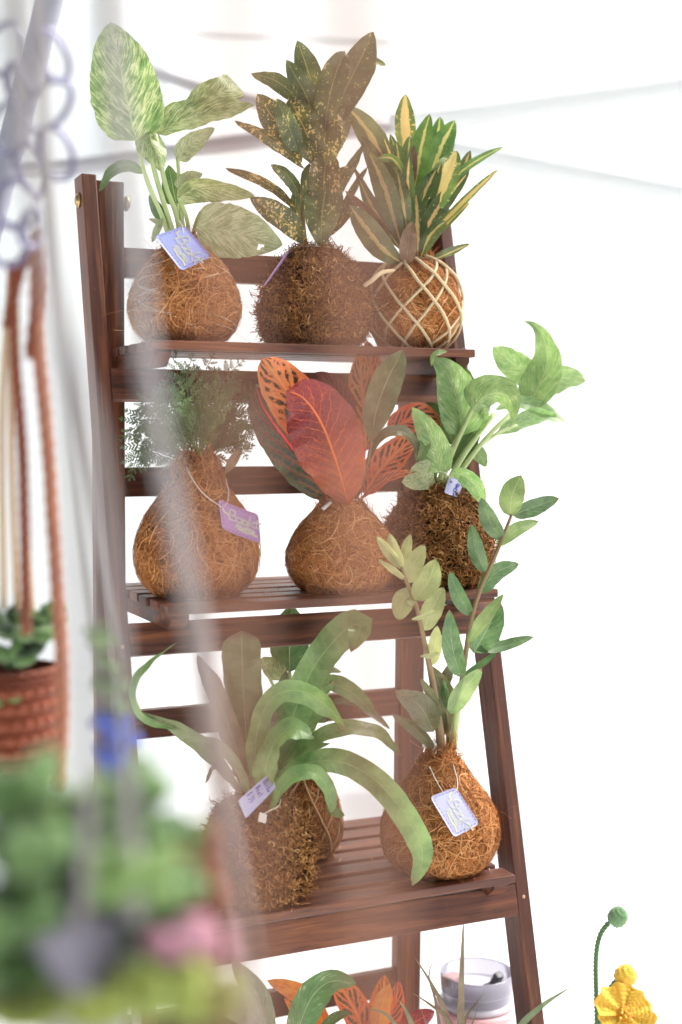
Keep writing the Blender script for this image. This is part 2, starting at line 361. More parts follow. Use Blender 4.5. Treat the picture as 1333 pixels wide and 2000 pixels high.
M['coir'] = NT('coir_core'); _t = M['coir']; _n = _t.noise(_t.coord(), 260, 5, 0.65, 0.8)
_t.base(_t.ramp(_n, [(0.3, srgb('22110a')), (0.6, srgb('5a331c'))]), 0.9, 0.1); _t.bump(_n, 0.004, 1.0); M['coir'] = _t.m
M['fibre'] = mat_strand('coir_fibre', [(0.0, srgb('4a2810')), (0.3, srgb('95592c')), (0.7, srgb('c4874e')), (1.0, srgb('e0b384'))])
M['moss_core'] = mat_plain('moss_core', srgb('2a1a0d'), 0.95, 0.05, bump=(220, 0.004))
M['moss'] = mat_strand('dried_moss', [(0.0, srgb('301c0b')), (0.4, srgb('6b441c')), (0.75, srgb('96683a')), (1.0, srgb('c09a66'))], 0.85)
M['rope_cream'] = mat_rope('cream_cotton_cord', srgb('d2bd98'), 300)
M['rope_brown'] = mat_rope('brown_jute_cord', srgb('c39a72'), 420)
M['string'] = mat_plain('white_string', srgb('bcb8b0'), 0.7, 0.2)
M['thread'] = mat_plain('clear_thread', srgb('b9a48c'), 0.35, 0.6)
M['metal'] = mat_plain('zinc_bolt', srgb('a58d62'), 0.35, 0.5, metal=1.0, bump=(500, 0.0003))

# ------------------------------------------------------------------ setting: floor, tent wall, drapes
def fabric(name, c, trans=0.4):
    t = NT(name); n = t.noise(t.coord(), 6, 4); w = t.noise(t.coord(), 700, 2)
    t.base(t.hsv(c, v=t.math('MULTIPLY_ADD', n, 0.08, 0.95)), 0.8, 0.2); t.bump(w, 0.0008, 0.3)
    return t.translucent(c, trans)
M['tent'] = fabric('white_tent_cloth', (0.91, 0.92, 0.92, 1), 0.42)
M['drape'] = fabric('grey_white_drape', (0.74, 0.77, 0.78, 1), 0.35)
M['floor'] = mat_plain('pale_floor', srgb('f4f5f5'), 0.9, 0.1, bump=(40, 0.001), var=0.05)
FWh = nrm(np.array([FW[0], FW[1], 0]))
mesh_obj('floor', [(-8, -6, 0), (8, -6, 0), (8, 9, 0), (-8, 9, 0)], [(0, 1, 2, 3)], M['floor'], smooth=False, kind='structure')
def hanging_sheet(name, centre, half, z0, z1, amp, freq, mat, seed, nx=240, nz=24, bulge=0.0, rip=0.35):
    xs = np.linspace(-half, half, nx); zs = np.linspace(0, 1, nz); V = []
    for tz in zs:
        for x in xs:
            d = amp * (math.sin(x * freq + 1.3 * math.sin(x * 1.7 + seed)) + rip * math.sin(x * freq * 2.3 + seed + tz * 2)) * (0.45 + 0.55 * (1 - tz))
            d += bulge * mnoise.noise(Vector((x * 0.6 + seed, tz * 1.6, 0.0)))
            p = centre + RT * x - FWh * d; V.append((p[0], p[1], z0 + (z1 - z0) * tz))
    return mesh_obj(name, V, grid_faces(nz, nx), mat)
CAMH = np.array([CAM[0], CAM[1], 0])
tag(hanging_sheet('tent_wall', CAMH + FWh * 4.6 + RT * 0.5, 6.5, 0.0, 4.4, 0.03, 3.1, M['tent'], 1.0, bulge=0.25),
    'white tent wall filling the bright background behind the stand', 'tent wall')
tag(hanging_sheet('tent_drape', CAMH + FWh * 3.6 - RT * 1.22, 0.76, 0.0, 3.6, 0.08, 15.0, M['drape'], 4.0, nx=200),
    'grey white drape with vertical folds hanging left of the stand', 'drape')
M['pole'] = mat_plain('grey_painted_steel', srgb('a3a3a6'), 0.45, 0.5, metal=0.2, var=0.1)
M['pole_dark'] = mat_plain('dull_grey_steel', srgb('8a8c98'), 0.6, 0.3, var=0.1)
M['pole_washed'] = fabric('washed_out_pole', (0.80, 0.82, 0.82, 1), 0.5)  # glare of the overexposed wall put into the pole colour; no cloth sleeve
def pole(px, d, r, mat, label):
    o = tube('tent_pole', [at_depth(x, y, dd) for (x, y), dd in zip(px, d)], r, mat, n=20, sides=12)
    return tag(o, label, 'tent pole', 'poles of the tent frame')
pole([(-200, 345), (150, 325), (420, 285), (760, 245)], (3.3, 3.3, 3.35, 3.4), 0.021, M['pole'], 'grey tent pole crossing behind the tall pothos leaf above the stand')
pole([(240, 120), (420, 180), (640, 230)], (3.3, 3.35, 3.4), 0.016, M['pole'], 'short grey tent pole slanting down behind the upper pothos leaves')
pole([(760, 245), (1000, 218), (1500, 150)], (4.0, 4.0, 4.0), 0.034, M['pole_washed'], 'pale tent pole rising to the right edge of the picture')
pole([(860, 290), (1100, 338), (1500, 412)], (4.0, 4.0, 4.0), 0.03, M['pole_washed'], 'pale tent pole falling to the right edge of the picture')
pole([(250, 62), (480, 72), (760, 84)], (4.3, 4.3, 4.3), 0.008, M['pole_washed'], 'thin pale tent pole near the top behind the spotted croton')
pole([(150, -200), (92, 20), (34, 240), (-60, 596)], (2.2, 2.2, 2.2, 2.2), 0.022, M['pole_dark'], 'thick grey tent pole slanting behind the hanging chain at top left')

# ------------------------------------------------------------------ the stand
K, ZT, PW, PD, HW = 0.2435, 0.579, 0.0211, 0.046, 0.29
def yf(z): return K * z
SHELF = {1: (0.340, -0.030, 0.170, 5), 2: (0.0, -0.099, 0.192, 6), 3: (-0.396, -0.147, 0.195, 7), 4: (-0.79, -0.20, 0.195, 8)}
stand = empty('plant_stand', (0, 0.05, 0), 'dark red brown wooden ladder plant stand with slatted shelves', 'plant stand')
def slanted(name, x0, x1, za, zb, off, thick, front=yf):
    V = [(x, front(z) + off + dy, z + Z0) for z in (za, zb) for dy in (0, thick) for x in (x0, x1)]
    F = [(0, 1, 5, 4), (2, 6, 7, 3), (0, 4, 6, 2), (1, 3, 7, 5), (4, 5, 7, 6), (0, 2, 3, 1)]
    bm = bmesh.new(); vs_ = [bm.verts.new(v) for v in V]
    for f in F: bm.faces.new([vs_[i] for i in f])
    bmesh.ops.recalc_face_normals(bm, faces=bm.faces); bmesh.ops.bevel(bm, geom=list(bm.edges), offset=0.002, segments=2, affect='EDGES', profile=0.6)
    # long axis along local x so that the wood grain runs down the post
    c = Vector(((x0 + x1) / 2, front((za + zb) / 2) + off + thick / 2, (za + zb) / 2 + Z0)); ax = Vector((0, front(1) - front(0), 1)).normalized()
    q = ax.to_track_quat('X', 'Z'); inv = q.inverted()
    for v in bm.verts: v.co = inv @ (v.co - c)
    me = bpy.data.meshes.new(name); bm.to_mesh(me); bm.free(); me.materials.append(WOOD)
    o = bpy.data.objects.new(name, me); COL.objects.link(o); o.parent = stand
    o.location = c - Vector(root_loc(stand)); o.rotation_mode = 'QUATERNION'; o.rotation_quaternion = q
    return o
for s in (-1, 1):
    xa, xb = sorted((s * HW, s * (HW - PW)))
    slanted('front_post', xa, xb, -Z0, ZT, 0, PD)
    xa, xb = sorted((s * 0.2675, s * 0.2240))
    slanted('rear_leg', xa, xb, -Z0, ZT - 0.004, 0, 0.022, lambda z: 0.1721 - 0.0207 * z)
for i, c in ((1, .2625), (2, -.0767), (3, -.471), (4, -.865)):
    z = c + 0.0217
    board('crossbar', (2 * (HW - PW) - 0.0006, 0.018, 0.0434), (0, yf(z) + 0.0095, z + Z0), WOOD, stand, rot=(-math.atan(K), 0, 0))
for b in (.4415, .1271, -.2309, -.6935):
    z = b + 0.021
    board('back_rail', (0.447, 0.016, 0.0425), (0, 0.1721 - 0.0207 * z + 0.010, z + Z0), WOOD, stand)
for i, (z, y0, y1, n) in SHELF.items():
    gap = 0.0125; w = (y1 - y0 - gap * (n - 1)) / n
    for k in range(n):
        y = y0 + w / 2 + k * (w + gap)
        board('slat', (0.4822, w, 0.0118), (random.uniform(-.0015, .0015), y, z - 0.0059 + random.uniform(-.0004, .0004) + Z0), WOOD, stand, bev=0.002)
    for s in (-1, 1):
        yA, yB, zt, zb = y0 + 0.008, y1 - 0.004, z - 0.0120, z - 0.0335; V = []
        for x in sorted((s * 0.213, s * 0.235)):
            V += [(x, yA, zt + Z0), (x, yB, zt + Z0), (x, yB, zb + Z0), (x, yA + 0.018, zb + Z0), (x, yA, zt - 0.007 + Z0)]
        F = [(0, 1, 2, 3, 4), (9, 8, 7, 6, 5)] + [(k, k + 5, (k + 1) % 5 + 5, (k + 1) % 5) for k in range(5)]
        mesh_obj('batten', V, F, WOOD, stand, smooth=False)
for s, x, py in ((-1, -HW, 390), (-1, -0.2240, 393), (1, HW, 0), (1, 0.2240, 0)):
    p = at_y(147, 390, yf(0.53) + PD / 2); zb = p[2]; yb = yf(zb - Z0) + PD / 2
    sg = -1 if x in (-HW, 0.2240) else 1
    C = [(x + sg * d, yb, zb) for d in (0.0, 0.003, 0.0032, 0.0055, 0.006)]
    tube('bolt', C, (0.0105, 0.0105, 0.0065, 0.0065, 0.004), M['metal'], stand, raw=True, sides=14)

M['plug'] = mat_plain('pale_wood_plug', srgb('a9886c'), 0.6, 0.3)
for px, py in ((1018, 1752), (983, 1232), (262, 1262), (276, 1846)):
    z_ = at_y(px, py, yf(-.3))[2] - Z0
    for _ in range(4): p = at_y(px, py, yf(z_)); z_ = p[2] - Z0
    x_ = (HW - PW / 2) * (1 if px > 600 else -1); n_ = np.array([0, -1, K]) / math.hypot(1, K); c_ = np.array([x_, yf(z_), z_ + Z0])
    tube('wood_plug', [c_ - n_ * .001, c_ + n_ * .0006, c_ + n_ * .0009], (.0026, .0026, .0012), M['plug'], stand, raw=True, sides=10)

# ------------------------------------------------------------------ leaves
PROF = {
 'ovate': lambda s: (s ** 0.55) * (1 - s) ** 0.72 * 1.95,
 'heart': lambda s: (s ** 0.34) * (1 - s) ** 0.75 * 1.72,
 'broad': lambda s: (s ** 0.75) * (1 - s) ** 0.62 * 2.57,
 'tail': lambda s: (s ** 0.5) * (1 - s) ** 1.35 * 2.75,
 'lance': lambda s: (s ** 0.85) * (1 - s) ** 0.75 * 2.95,
 'obov': lambda s: (s ** 0.95) * (1 - s) ** 0.42 * 2.35,
 'strap': lambda s: np.minimum(1, (s * 3.2) ** 0.7 * 0.9 + 0.12) * np.minimum(1, ((1 - s) * 5.5) ** 0.6),
 'blunt': lambda s: np.minimum(1, (s * 2.0) ** 0.7 * 0.9 + 0.12) * np.minimum(1, ((1 - s) * 14) ** 0.5),
 'blade': lambda s: np.minimum(1, (1 - s) ** 0.8 * 1.1) * np.minimum(1, 0.5 + s * 3),
}
LEAF_RNG = random.Random(5)
def leaf(parent, mat, pts, hw, y=0.0, prof='ovate', roll=None, fold=None, cup=0.0, wav=0.06, name='leaf', n=22, m=9, twist=0.0, holes=None):
    """pts: photo pixels from base to tip, each (x, y[, dy]) on the plane y+dy; hw: widest half width in photo pixels"""
    R = LEAF_RNG; P3 = [at_y(p[0], p[1], y + (p[2] if len(p) > 2 else 0.0)) for p in pts]
    C = smooth_path(P3, n); T = nrm(np.gradient(C, axis=0)); V = nrm(CAM - C)
    b0 = nrm(np.cross(T, V)); n0 = np.cross(b0, T); n0 *= np.sign((n0 * V).sum(1, keepdims=True))
    roll = R.uniform(-25, 25) if roll is None else roll; fold = R.uniform(6, 20) if fold is None else fold
    s = np.linspace(0, 1, n); a = np.radians(roll + twist * s)[:, None]
    b = np.cos(a) * b0 + np.sin(a) * n0; nn = np.cos(a) * n0 - np.sin(a) * b0
    wpx = hw * depth_of(C[n // 2]) / F_PX; w = PROF[prof](np.clip(s, 0, 1)) * wpx
    fo = math.radians(fold); ph = R.uniform(0, 6.28); fq = R.uniform(1.2, 2.4); verts = []; uv = []
    # small irregular edge so that no outline is perfectly clean
    eL = [1 + 0.07 * mnoise.noise(Vector((k * 0.55, ph, 0))) for k in range(n)]; eR = [1 + 0.07 * mnoise.noise(Vector((k * 0.55, ph, 9))) for k in range(n)]
    for i in range(n):
        for j in range(m):
            u = -1 + 2 * j / (m - 1); au = abs(u); ww = w[i] * (eL[i] if u < 0 else eR[i])
            p = C[i] + b[i] * (u * ww * math.cos(fo * (1 - 0.35 * au))) + nn[i] * (au * ww * math.sin(fo) + cup * ww * u * u
                + wav * wpx * au ** 1.5 * (math.sin(6.283 * fq * s[i] + ph + (1.9 if u > 0 else 0)) + 0.45 * math.sin(6.283 * fq * 3.1 * s[i] + 2 * ph + (0.7 if u > 0 else 0))))
            verts.append(p); uv.append((u * .5 + .5, s[i]))
    F = grid_faces(n, m)
    if holes:                                           # insect holes: drop single faces
        keep = np.ones(len(F), bool)
        for i, j in holes: keep[i * (m - 1) + j] = False
        F = F[keep]
    return mesh_obj(name, verts, F, M[mat], parent, uv=np.array(uv))
def stem(parent, mat, pts, r, y=0.0, name='stem', n=18):
    P3 = [at_y(p[0], p[1], y + (p[2] if len(p) > 2 else 0.0)) for p in pts]
    k = depth_of(P3[0]) / F_PX
    return tube(name, P3, [q * k for q in np.atleast_1d(r)], M[mat], parent, n=n, sides=8)

# ------------------------------------------------------------------ root balls
class Ball:
    """a lumpy lathe shape given by its outline in the photo: centre x, list of (py, half width)"""
    def __init__(s, cx, prof, y, zbase, flat=0.94, seed=0, lump=0.05):
        s.y, s.seed, s.lump, s.flat = y, seed, lump, flat
        prof = sorted(prof); c0 = at_y(cx, prof[len(prof) // 2][0], y); s.k = depth_of(c0) / F_PX
        s.x = c0[0]; zz = np.array([at_y(cx, q[0], y)[2] for q in prof]); hh = np.array([q[1] * s.k for q in prof])
        zz, hh = zz[::-1], hh[::-1]                       # upwards
        if zz[0] < zbase + 0.002:
            k = zz > zbase + 0.006; zz, hh = zz[k], hh[k]
        zz = np.r_[zbase + 0.0005, zz, zz[-1] + 0.003]; hh = np.r_[hh[0] * 0.72, hh, hh[-1] * 0.35]
        s.z, s.h = zz, hh; s.zbase = zbase; s.top = zz[-1]
        s.rmax = hh.max(); s.base = np.array([s.x, y, zbase])
        # smooth the outline
        q = np.linspace(zz[0], zz[-1], 60); r = np.interp(q, zz, hh); ker = np.array([1, 2, 3, 2, 1.]) / 9
        for _ in range(2): r = np.convolve(np.pad(r, 2, mode='edge'), ker, 'valid')
        s.zs, s.rs = q, r
        L = np.r_[0, np.cumsum(np.hypot(np.diff(q), np.diff(r)))]; s.t = L / L[-1]
    def surf(s, th, t):
        z = np.interp(t, s.t, s.zs); r = np.interp(t, s.t, s.rs)
        l = 1 + s.lump * (np.sin(3 * th + s.seed) * np.cos(5 * t + s.seed) + 0.6 * np.sin(5 * th - 2 * s.seed + 7 * t) + 0.4 * np.sin(9 * th + 11 * t + s.seed))
        return np.stack([s.x + r * l * np.cos(th), s.y + r * l * s.flat * np.sin(th), z], -1)
    def normal(s, th, t):
        e = 1e-3; a = s.surf(th + e, t) - s.surf(th - e, t); b = s.surf(th, np.clip(t + e, 0, 1)) - s.surf(th, np.clip(t - e, 0, 1))
        return nrm(np.cross(a, b))
    def core(s, parent, mat, name):
        n, m = 40, 64; th = np.linspace(0, 2 * np.pi, m, endpoint=False); tt = np.linspace(0, 1, n)
        TH, TT = np.meshgrid(th, tt); V = s.surf(TH, TT) - s.normal(TH, TT) * 0.002
        V = V.reshape(-1, 3); V[:, 2] = np.maximum(V[:, 2], s.zbase + 0.0004)
        F = [tuple(q) for q in grid_faces(n, m, True)] + [tuple(range(m))[::-1], tuple((n - 1) * m + k for k in range(m))]
        return mesh_obj(name, V, F, mat, parent)
    def ribbons(s, parent, mat, name, count, steps, length, width, lift, wander, outward=0.0, lenvar=0.5, dirbias=None, curl=0.0, tlo=0.0, droop=0.0):
        g = RNG; th = g.uniform(0, 2 * np.pi, count); t = np.clip(g.uniform(tlo, 1, count), 0.0, 1)
        # denser towards the wide middle
        keep = g.uniform(0, 1, count) < (0.25 + 0.75 * np.interp(t, s.t, s.rs) / s.rs.max()); th, t = th[keep], t[keep]; count = len(th)
        p = s.surf(th, t); nr = s.normal(th, t)
        ref = np.array([0, 0, 1.0]); e1 = nrm(np.cross(nr, ref) + 1e-6); e2 = np.cross(nr, e1)
        a = g.uniform(0, 2 * np.pi, count)
        if dirbias is not None: a = dirbias + g.normal(0, 0.9, count)
        L = length * (1 + lenvar * g.uniform(-1, 1, count)); st = (L / (steps - 1))[:, None]
        base_lift = g.uniform(lift[0], lift[1], count)[:, None]
        pts = [p + nr * base_lift]; d = nrm(e1 * np.cos(a)[:, None] + e2 * np.sin(a)[:, None] + nr * (outward * g.uniform(0.2, 1.3, count))[:, None])
        w0 = g.normal(0, wander, count); c = np.array([s.x, s.y, 0])
        for k in range(steps - 1):
            d = nrm(d + np.cross(nr, d) * (w0 + g.normal(0, wander * 0.5, count))[:, None] + g.normal(0, curl, (count, 3)) - np.array([0, 0, droop]))
            q = pts[-1] + d * st
            # pull back to the surface: compare radius with outline at that height
            if outward < 0.25:
                r = np.interp(np.clip(q[:, 2], s.zs[0], s.zs[-1]), s.zs, s.rs); v = q - np.array([s.x, s.y, 0]); v[:, 2] = 0; v[:, 1] /= s.flat
                rad = np.linalg.norm(v, axis=1); tgt = r * (1 + 0.01) + base_lift[:, 0]
                f = np.clip(tgt / np.maximum(rad, 1e-4), 0.85, 1.15)
                q[:, 0] = s.x + v[:, 0] * (1 + (f - 1) * 0.6); q[:, 1] = s.y + v[:, 1] * s.flat * (1 + (f - 1) * 0.6)
            q[:, 2] = np.maximum(q[:, 2], s.zbase + 0.0006); pts.append(q)
        P = np.stack(pts, 1); T = np.gradient(P, axis=1); nn = P - np.array([s.x, s.y, (s.zs[0] + s.zs[-1]) / 2])
        nn = nrm(nn + g.normal(0, 0.35 * np.linalg.norm(nn, axis=-1).mean(), (count, 1, 3))); side = nrm(np.cross(T, nn))
        wd = (width * g.uniform(0.6, 1.4, count))[:, None, None] * np.linspace(1, 0.55, steps)[None, :, None]
        V = np.stack([P - side * wd / 2, P + side * wd / 2], 2).reshape(-1, 3)
        idx = np.arange(count)[:, None] * steps * 2 + np.arange(steps - 1)[None, :] * 2; idx = idx.reshape(-1)
        F = np.stack([idx, idx + 1, idx + 3, idx + 2], 1)
        rnd = np.repeat(np.clip(g.beta(2, 2, count), 0, 1), steps * 2)
        return mesh_obj(name, V, F, mat, parent, attr=rnd, kind='stuff')
    def coir(s, parent, n=1.0, vertical=False):
        s.core(parent, M['coir'], 'coir_ball'); sc = s.rmax / 0.075
        s.ribbons(parent, M['fibre'], 'coir_fibre', int(8000 * n * sc), 9, 0.040, 0.0006, (0.0002, 0.0030), 0.18, dirbias=1.57 if vertical else None)
        s.ribbons(parent, M['fibre'], 'loose_fibre', int(190 * n * sc), 12, 0.034, 0.00045, (0.001, 0.003), 0.14, outward=0.35, curl=0.14)
        s.ribbons(parent, M['fibre'], 'coarse_fibre', int(2600 * n * sc), 12, 0.055, 0.00110, (0.0022, 0.0052), 0.22, dirbias=1.57 if vertical else None)
    def moss(s, parent, n=1.0):
        s.core(parent, M['moss_core'], 'moss_ball'); sc = (s.rmax / 0.075) ** 2
        s.ribbons(parent, M['moss'], 'moss_strand', int(5200 * n * sc), 7, 0.017, 0.0017, (-0.002, 0.003), 0.5, outward=0.8, curl=0.75)
        s.ribbons(parent, M['moss'], 'moss_mat', int(4500 * n * sc), 7, 0.018, 0.0020, (-0.001, 0.004), 0.6, outward=0.12, curl=0.5)
    def wrap(s, parent, mat, r, count, turns, name='cord', t0=0.03, t1=0.97, n=46, lift=0.0):
        G = []
        for k in range(count):
            for sg in (-1, 1):
                th = 2 * np.pi * (k + (0.5 if sg > 0 else 0.0) + random.uniform(-.18, .18)) / count + sg * turns * np.linspace(0, 1, n) * random.uniform(.8, 1.2)
                tt = np.linspace(t0, t1, n); P = s.surf(th, tt) + s.normal(th, tt) * (r * (1.0 if sg > 0 else 2.2) + 0.001 + lift)
                P[:, 2] = np.maximum(P[:, 2], s.zbase + r); G.append(tube_geo(P, r, 7))
        V, F, U = join_geo(G); return mesh_obj(name, V, F, mat, parent, uv=U)
    def ring(s, parent, mat, r, t, name='tie', tilt=0.0, wobble=0.0):
        a = np.linspace(0, 2 * np.pi, 40); P = s.surf(a, np.full(40, t) + tilt * np.sin(a)) + s.normal(a, np.full(40, t)) * (r + 0.0025)
        V, F, U = tube_geo(P, r, 6, False); return mesh_obj(name, V, F, mat, parent, uv=U)
    def threads(s, parent, count, name='thread'):
        G = []
        for k in range(count):
            n = 40; th0 = random.uniform(0, 6.28); t0 = random.uniform(.15, .8); t1 = random.uniform(.15, .9)
            th = th0 + np.linspace(0, random.uniform(1.5, 3.2), n); tt = t0 + (t1 - t0) * np.linspace(0, 1, n)
            G.append(tube_geo(s.surf(th, tt) + s.normal(th, tt) * 0.0042, 0.0006, 5))
        V, F, U = join_geo(G); return mesh_obj(name, V, F, M['thread'], parent, uv=U)
#==PLANTS==
# ------------------------------------------------------------------ plants on the shelves
S1, S2, S3, S4 = (SHELF[i][0] + Z0 for i in (1, 2, 3, 4))
GROUP = 'root ball plants on the slatted shelves'
def rooted(ball, label, name='root_ball_plant'):
    return empty(name, ball.base, label, 'plant', GROUP)

# A: marbled pothos, top left
bA = Ball(362, [(484, 34), (500, 54), (530, 80), (570, 99), (605, 105), (640, 95), (665, 74)], 0.05, S1, seed=1.0)
pA = rooted(bA, 'marbled pothos in a brown coir ball, leftmost on the top shelf'); bA.coir(pA); bA.threads(pA, 16)
Y = bA.y
for pts, r in (([(338, 490), (318, 425), (290, 360), (270, 290)], (5, 4.5, 4)), ([(350, 490), (328, 420), (305, 345), (287, 268, -.01)], (6, 5, 4.5)), ([(358, 490), (345, 420), (324, 362), (303, 262, -.015)], (6, 5, 4.5)),
               ([(365, 490), (355, 420), (350, 345), (347, 308)], (5, 4.5, 4)), ([(370, 490), (366, 430), (350, 385, -.02)], (4.5, 4)), ([(374, 490), (382, 440), (392, 415, -.02)], (4.5, 4)), ([(345, 490), (300, 380, .03), (285, 340, .03)], (4, 3.5)), ([(362, 488), (352, 430, .02), (345, 398, .03)], (4, 3.5))):
    stem(pA, 'petiole', pts, r, Y)
leaf(pA, 'pothos', [(267, 275), (247, 190), (232, 110), (216, 42, .02)], 80, Y, 'heart', roll=-8, fold=6, wav=.03, n=30, m=13)
leaf(pA, 'pothos', [(350, 238, .02), (398, 196, .02), (440, 178, .02), (463, 166, .03)], 30, Y, 'blunt', roll=20, fold=12)
leaf(pA, 'pothos', [(306, 262), (350, 238), (410, 222), (498, 206, -.01)], 42, Y, 'heart', roll=38, fold=22, n=28)
leaf(pA, 'pothos_back', [(348, 314), (362, 290), (392, 268), (420, 250)], 26, Y, 'heart', roll=-25, fold=8)
leaf(pA, 'pothos', [(292, 250), (296, 275, -.02), (308, 305, -.03), (317, 336, -.03)], 34, Y, 'heart', roll=10, fold=-22, cup=-.25, m=11)
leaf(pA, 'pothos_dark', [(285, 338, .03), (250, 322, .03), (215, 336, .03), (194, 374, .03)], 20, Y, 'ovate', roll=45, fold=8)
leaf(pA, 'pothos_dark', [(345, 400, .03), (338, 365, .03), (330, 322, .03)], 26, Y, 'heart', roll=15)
leaf(pA, 'pothos', [(346, 388, -.02), (385, 368, -.025), (440, 372, -.03), (498, 383, -.03)], 30, Y, 'heart', roll=-28, fold=20, n=26)
leaf(pA, 'pothos_back', [(350, 372, -.015), (365, 352, -.02), (396, 338, -.02)], 20, Y, 'heart', roll=25, fold=10)
leaf(pA, 'pothos_back', [(383, 444, -.02), (425, 448, -.025), (480, 458, -.03), (552, 478, -.03)], 60, Y, 'heart', roll=6, fold=4, wav=.05, n=30, m=13, holes=[(21, 8), (21, 9), (22, 8)])
leaf(pA, 'pothos_back', [(320, 425, -.02), (308, 446, -.02), (297, 473, -.02)], 8, Y, 'lance', roll=20)
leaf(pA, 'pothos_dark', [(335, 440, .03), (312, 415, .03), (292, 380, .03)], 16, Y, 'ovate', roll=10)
leaf(pA, 'pothos_back', [(330, 440, .01), (308, 434, .01), (291, 427, .01)], 8, Y, 'ovate', roll=-20)

# B: gold spotted croton in a moss ball, top middle
bB = Ball(615, [(487, 38), (500, 56), (530, 84), (570, 102), (610, 109), (650, 102), (672, 88)], 0.05, S1, seed=2.4)
pB = rooted(bB, 'tall gold spotted croton in a moss ball, middle of the top shelf', 'moss_ball_plant'); bB.moss(pB)
Y = bB.y
stem(pB, 'petiole_brown', [(630, 495), (630, 400), (634, 300), (636, 200)], (9, 8, 6, 4), Y)
stem(pB, 'petiole_brown', [(598, 490), (592, 430), (592, 350)], (6, 5, 4), Y)
for m, pts, hw, pr, ro in (
    ('rib_bright', [(690, 150, .05), (722, 122, .05), (754, 127, .05)], 10, 'lance', 30),
    ('gold_few', [(640, 260, .0), (668, 190), (700, 125), (731, 62)], 36, 'lance', -18),
    ('gold_few', [(628, 240, .02), (612, 170, .02), (596, 120, .02), (581, 79, .02)], 27, 'lance', 10),
    ('gold_few', [(634, 262, -.02), (642, 200, -.02), (656, 145, -.02), (675, 100, -.01)], 30, 'lance', 15),
    ('gold_few', [(618, 235), (595, 180), (575, 145), (560, 116)], 28, 'ovate', -12),
    ('gold_few', [(612, 218, .01), (572, 182, .01), (535, 156, .01), (491, 144, .01)], 19, 'lance', 25),
    ('gold', [(590, 318, .01), (557, 262, .01), (528, 222), (502, 183)], 30, 'lance', -15),
    ('gold_few', [(585, 300, -.01), (566, 252, -.015), (552, 218, -.015), (540, 192, -.01)], 27, 'ovate', 18),
    ('gold', [(624, 330, -.01), (604, 272, -.015), (586, 232, -.01), (566, 191)], 36, 'lance', 5),
    ('gold', [(634, 330, -.01), (650, 285, -.015), (664, 250, -.01), (682, 208)], 22, 'lance', -22),
    ('gold', [(630, 350, -.02), (634, 300, -.025), (636, 255, -.02), (640, 215, -.01)], 34, 'lance', 10),
    ('gold', [(595, 330, .0), (550, 288), (510, 260), (459, 236)], 14, 'lance', 30),
    ('gold', [(586, 418), (548, 378), (500, 348), (441, 329)], 12, 'lance', 35),
    ('gold', [(600, 478, -.01), (565, 438, -.02), (530, 412, -.02), (488, 387, -.02)], 25, 'lance', -10),
    ('gold_few', [(592, 395), (575, 360), (555, 336), (529, 322)], 15, 'lance', 25),
    ('gold_few', [(594, 415, -.01), (598, 380, -.015), (600, 345, -.015), (604, 318, -.01)], 15, 'lance', 40),
    ('gold_few', [(628, 488, -.025), (628, 440, -.035), (632, 400, -.035), (638, 358, -.03)], 38, 'obov', 6),
    ('gold', [(628, 420, -.02), (632, 380, -.03), (634, 340, -.03), (640, 295, -.02)], 33, 'lance', -8),
    ('gold', [(636, 378, -.01), (655, 350, -.01), (672, 336, -.01), (693, 327, -.01)], 14, 'lance', 30),
    ('gold_few', [(640, 415), (664, 365), (688, 320), (712, 280)], 12, 'lance', -30),
    ('gold_few', [(645, 460), (670, 408), (692, 365), (718, 326)], 10, 'lance', -35),
    ('gold', [(640, 465, .01), (668, 430, .01), (690, 402, .01), (706, 392, .01)], 11, 'lance', 20),
    ('gold_few', [(600, 470, .02), (585, 440, .02), (578, 400, .02), (580, 365, .02)], 13, 'lance', 15)):
    leaf(pB, m, pts, hw, Y, pr, roll=ro, wav=.10)
bB.ring(pB, M['string'], 0.0009, 0.93, 'string')

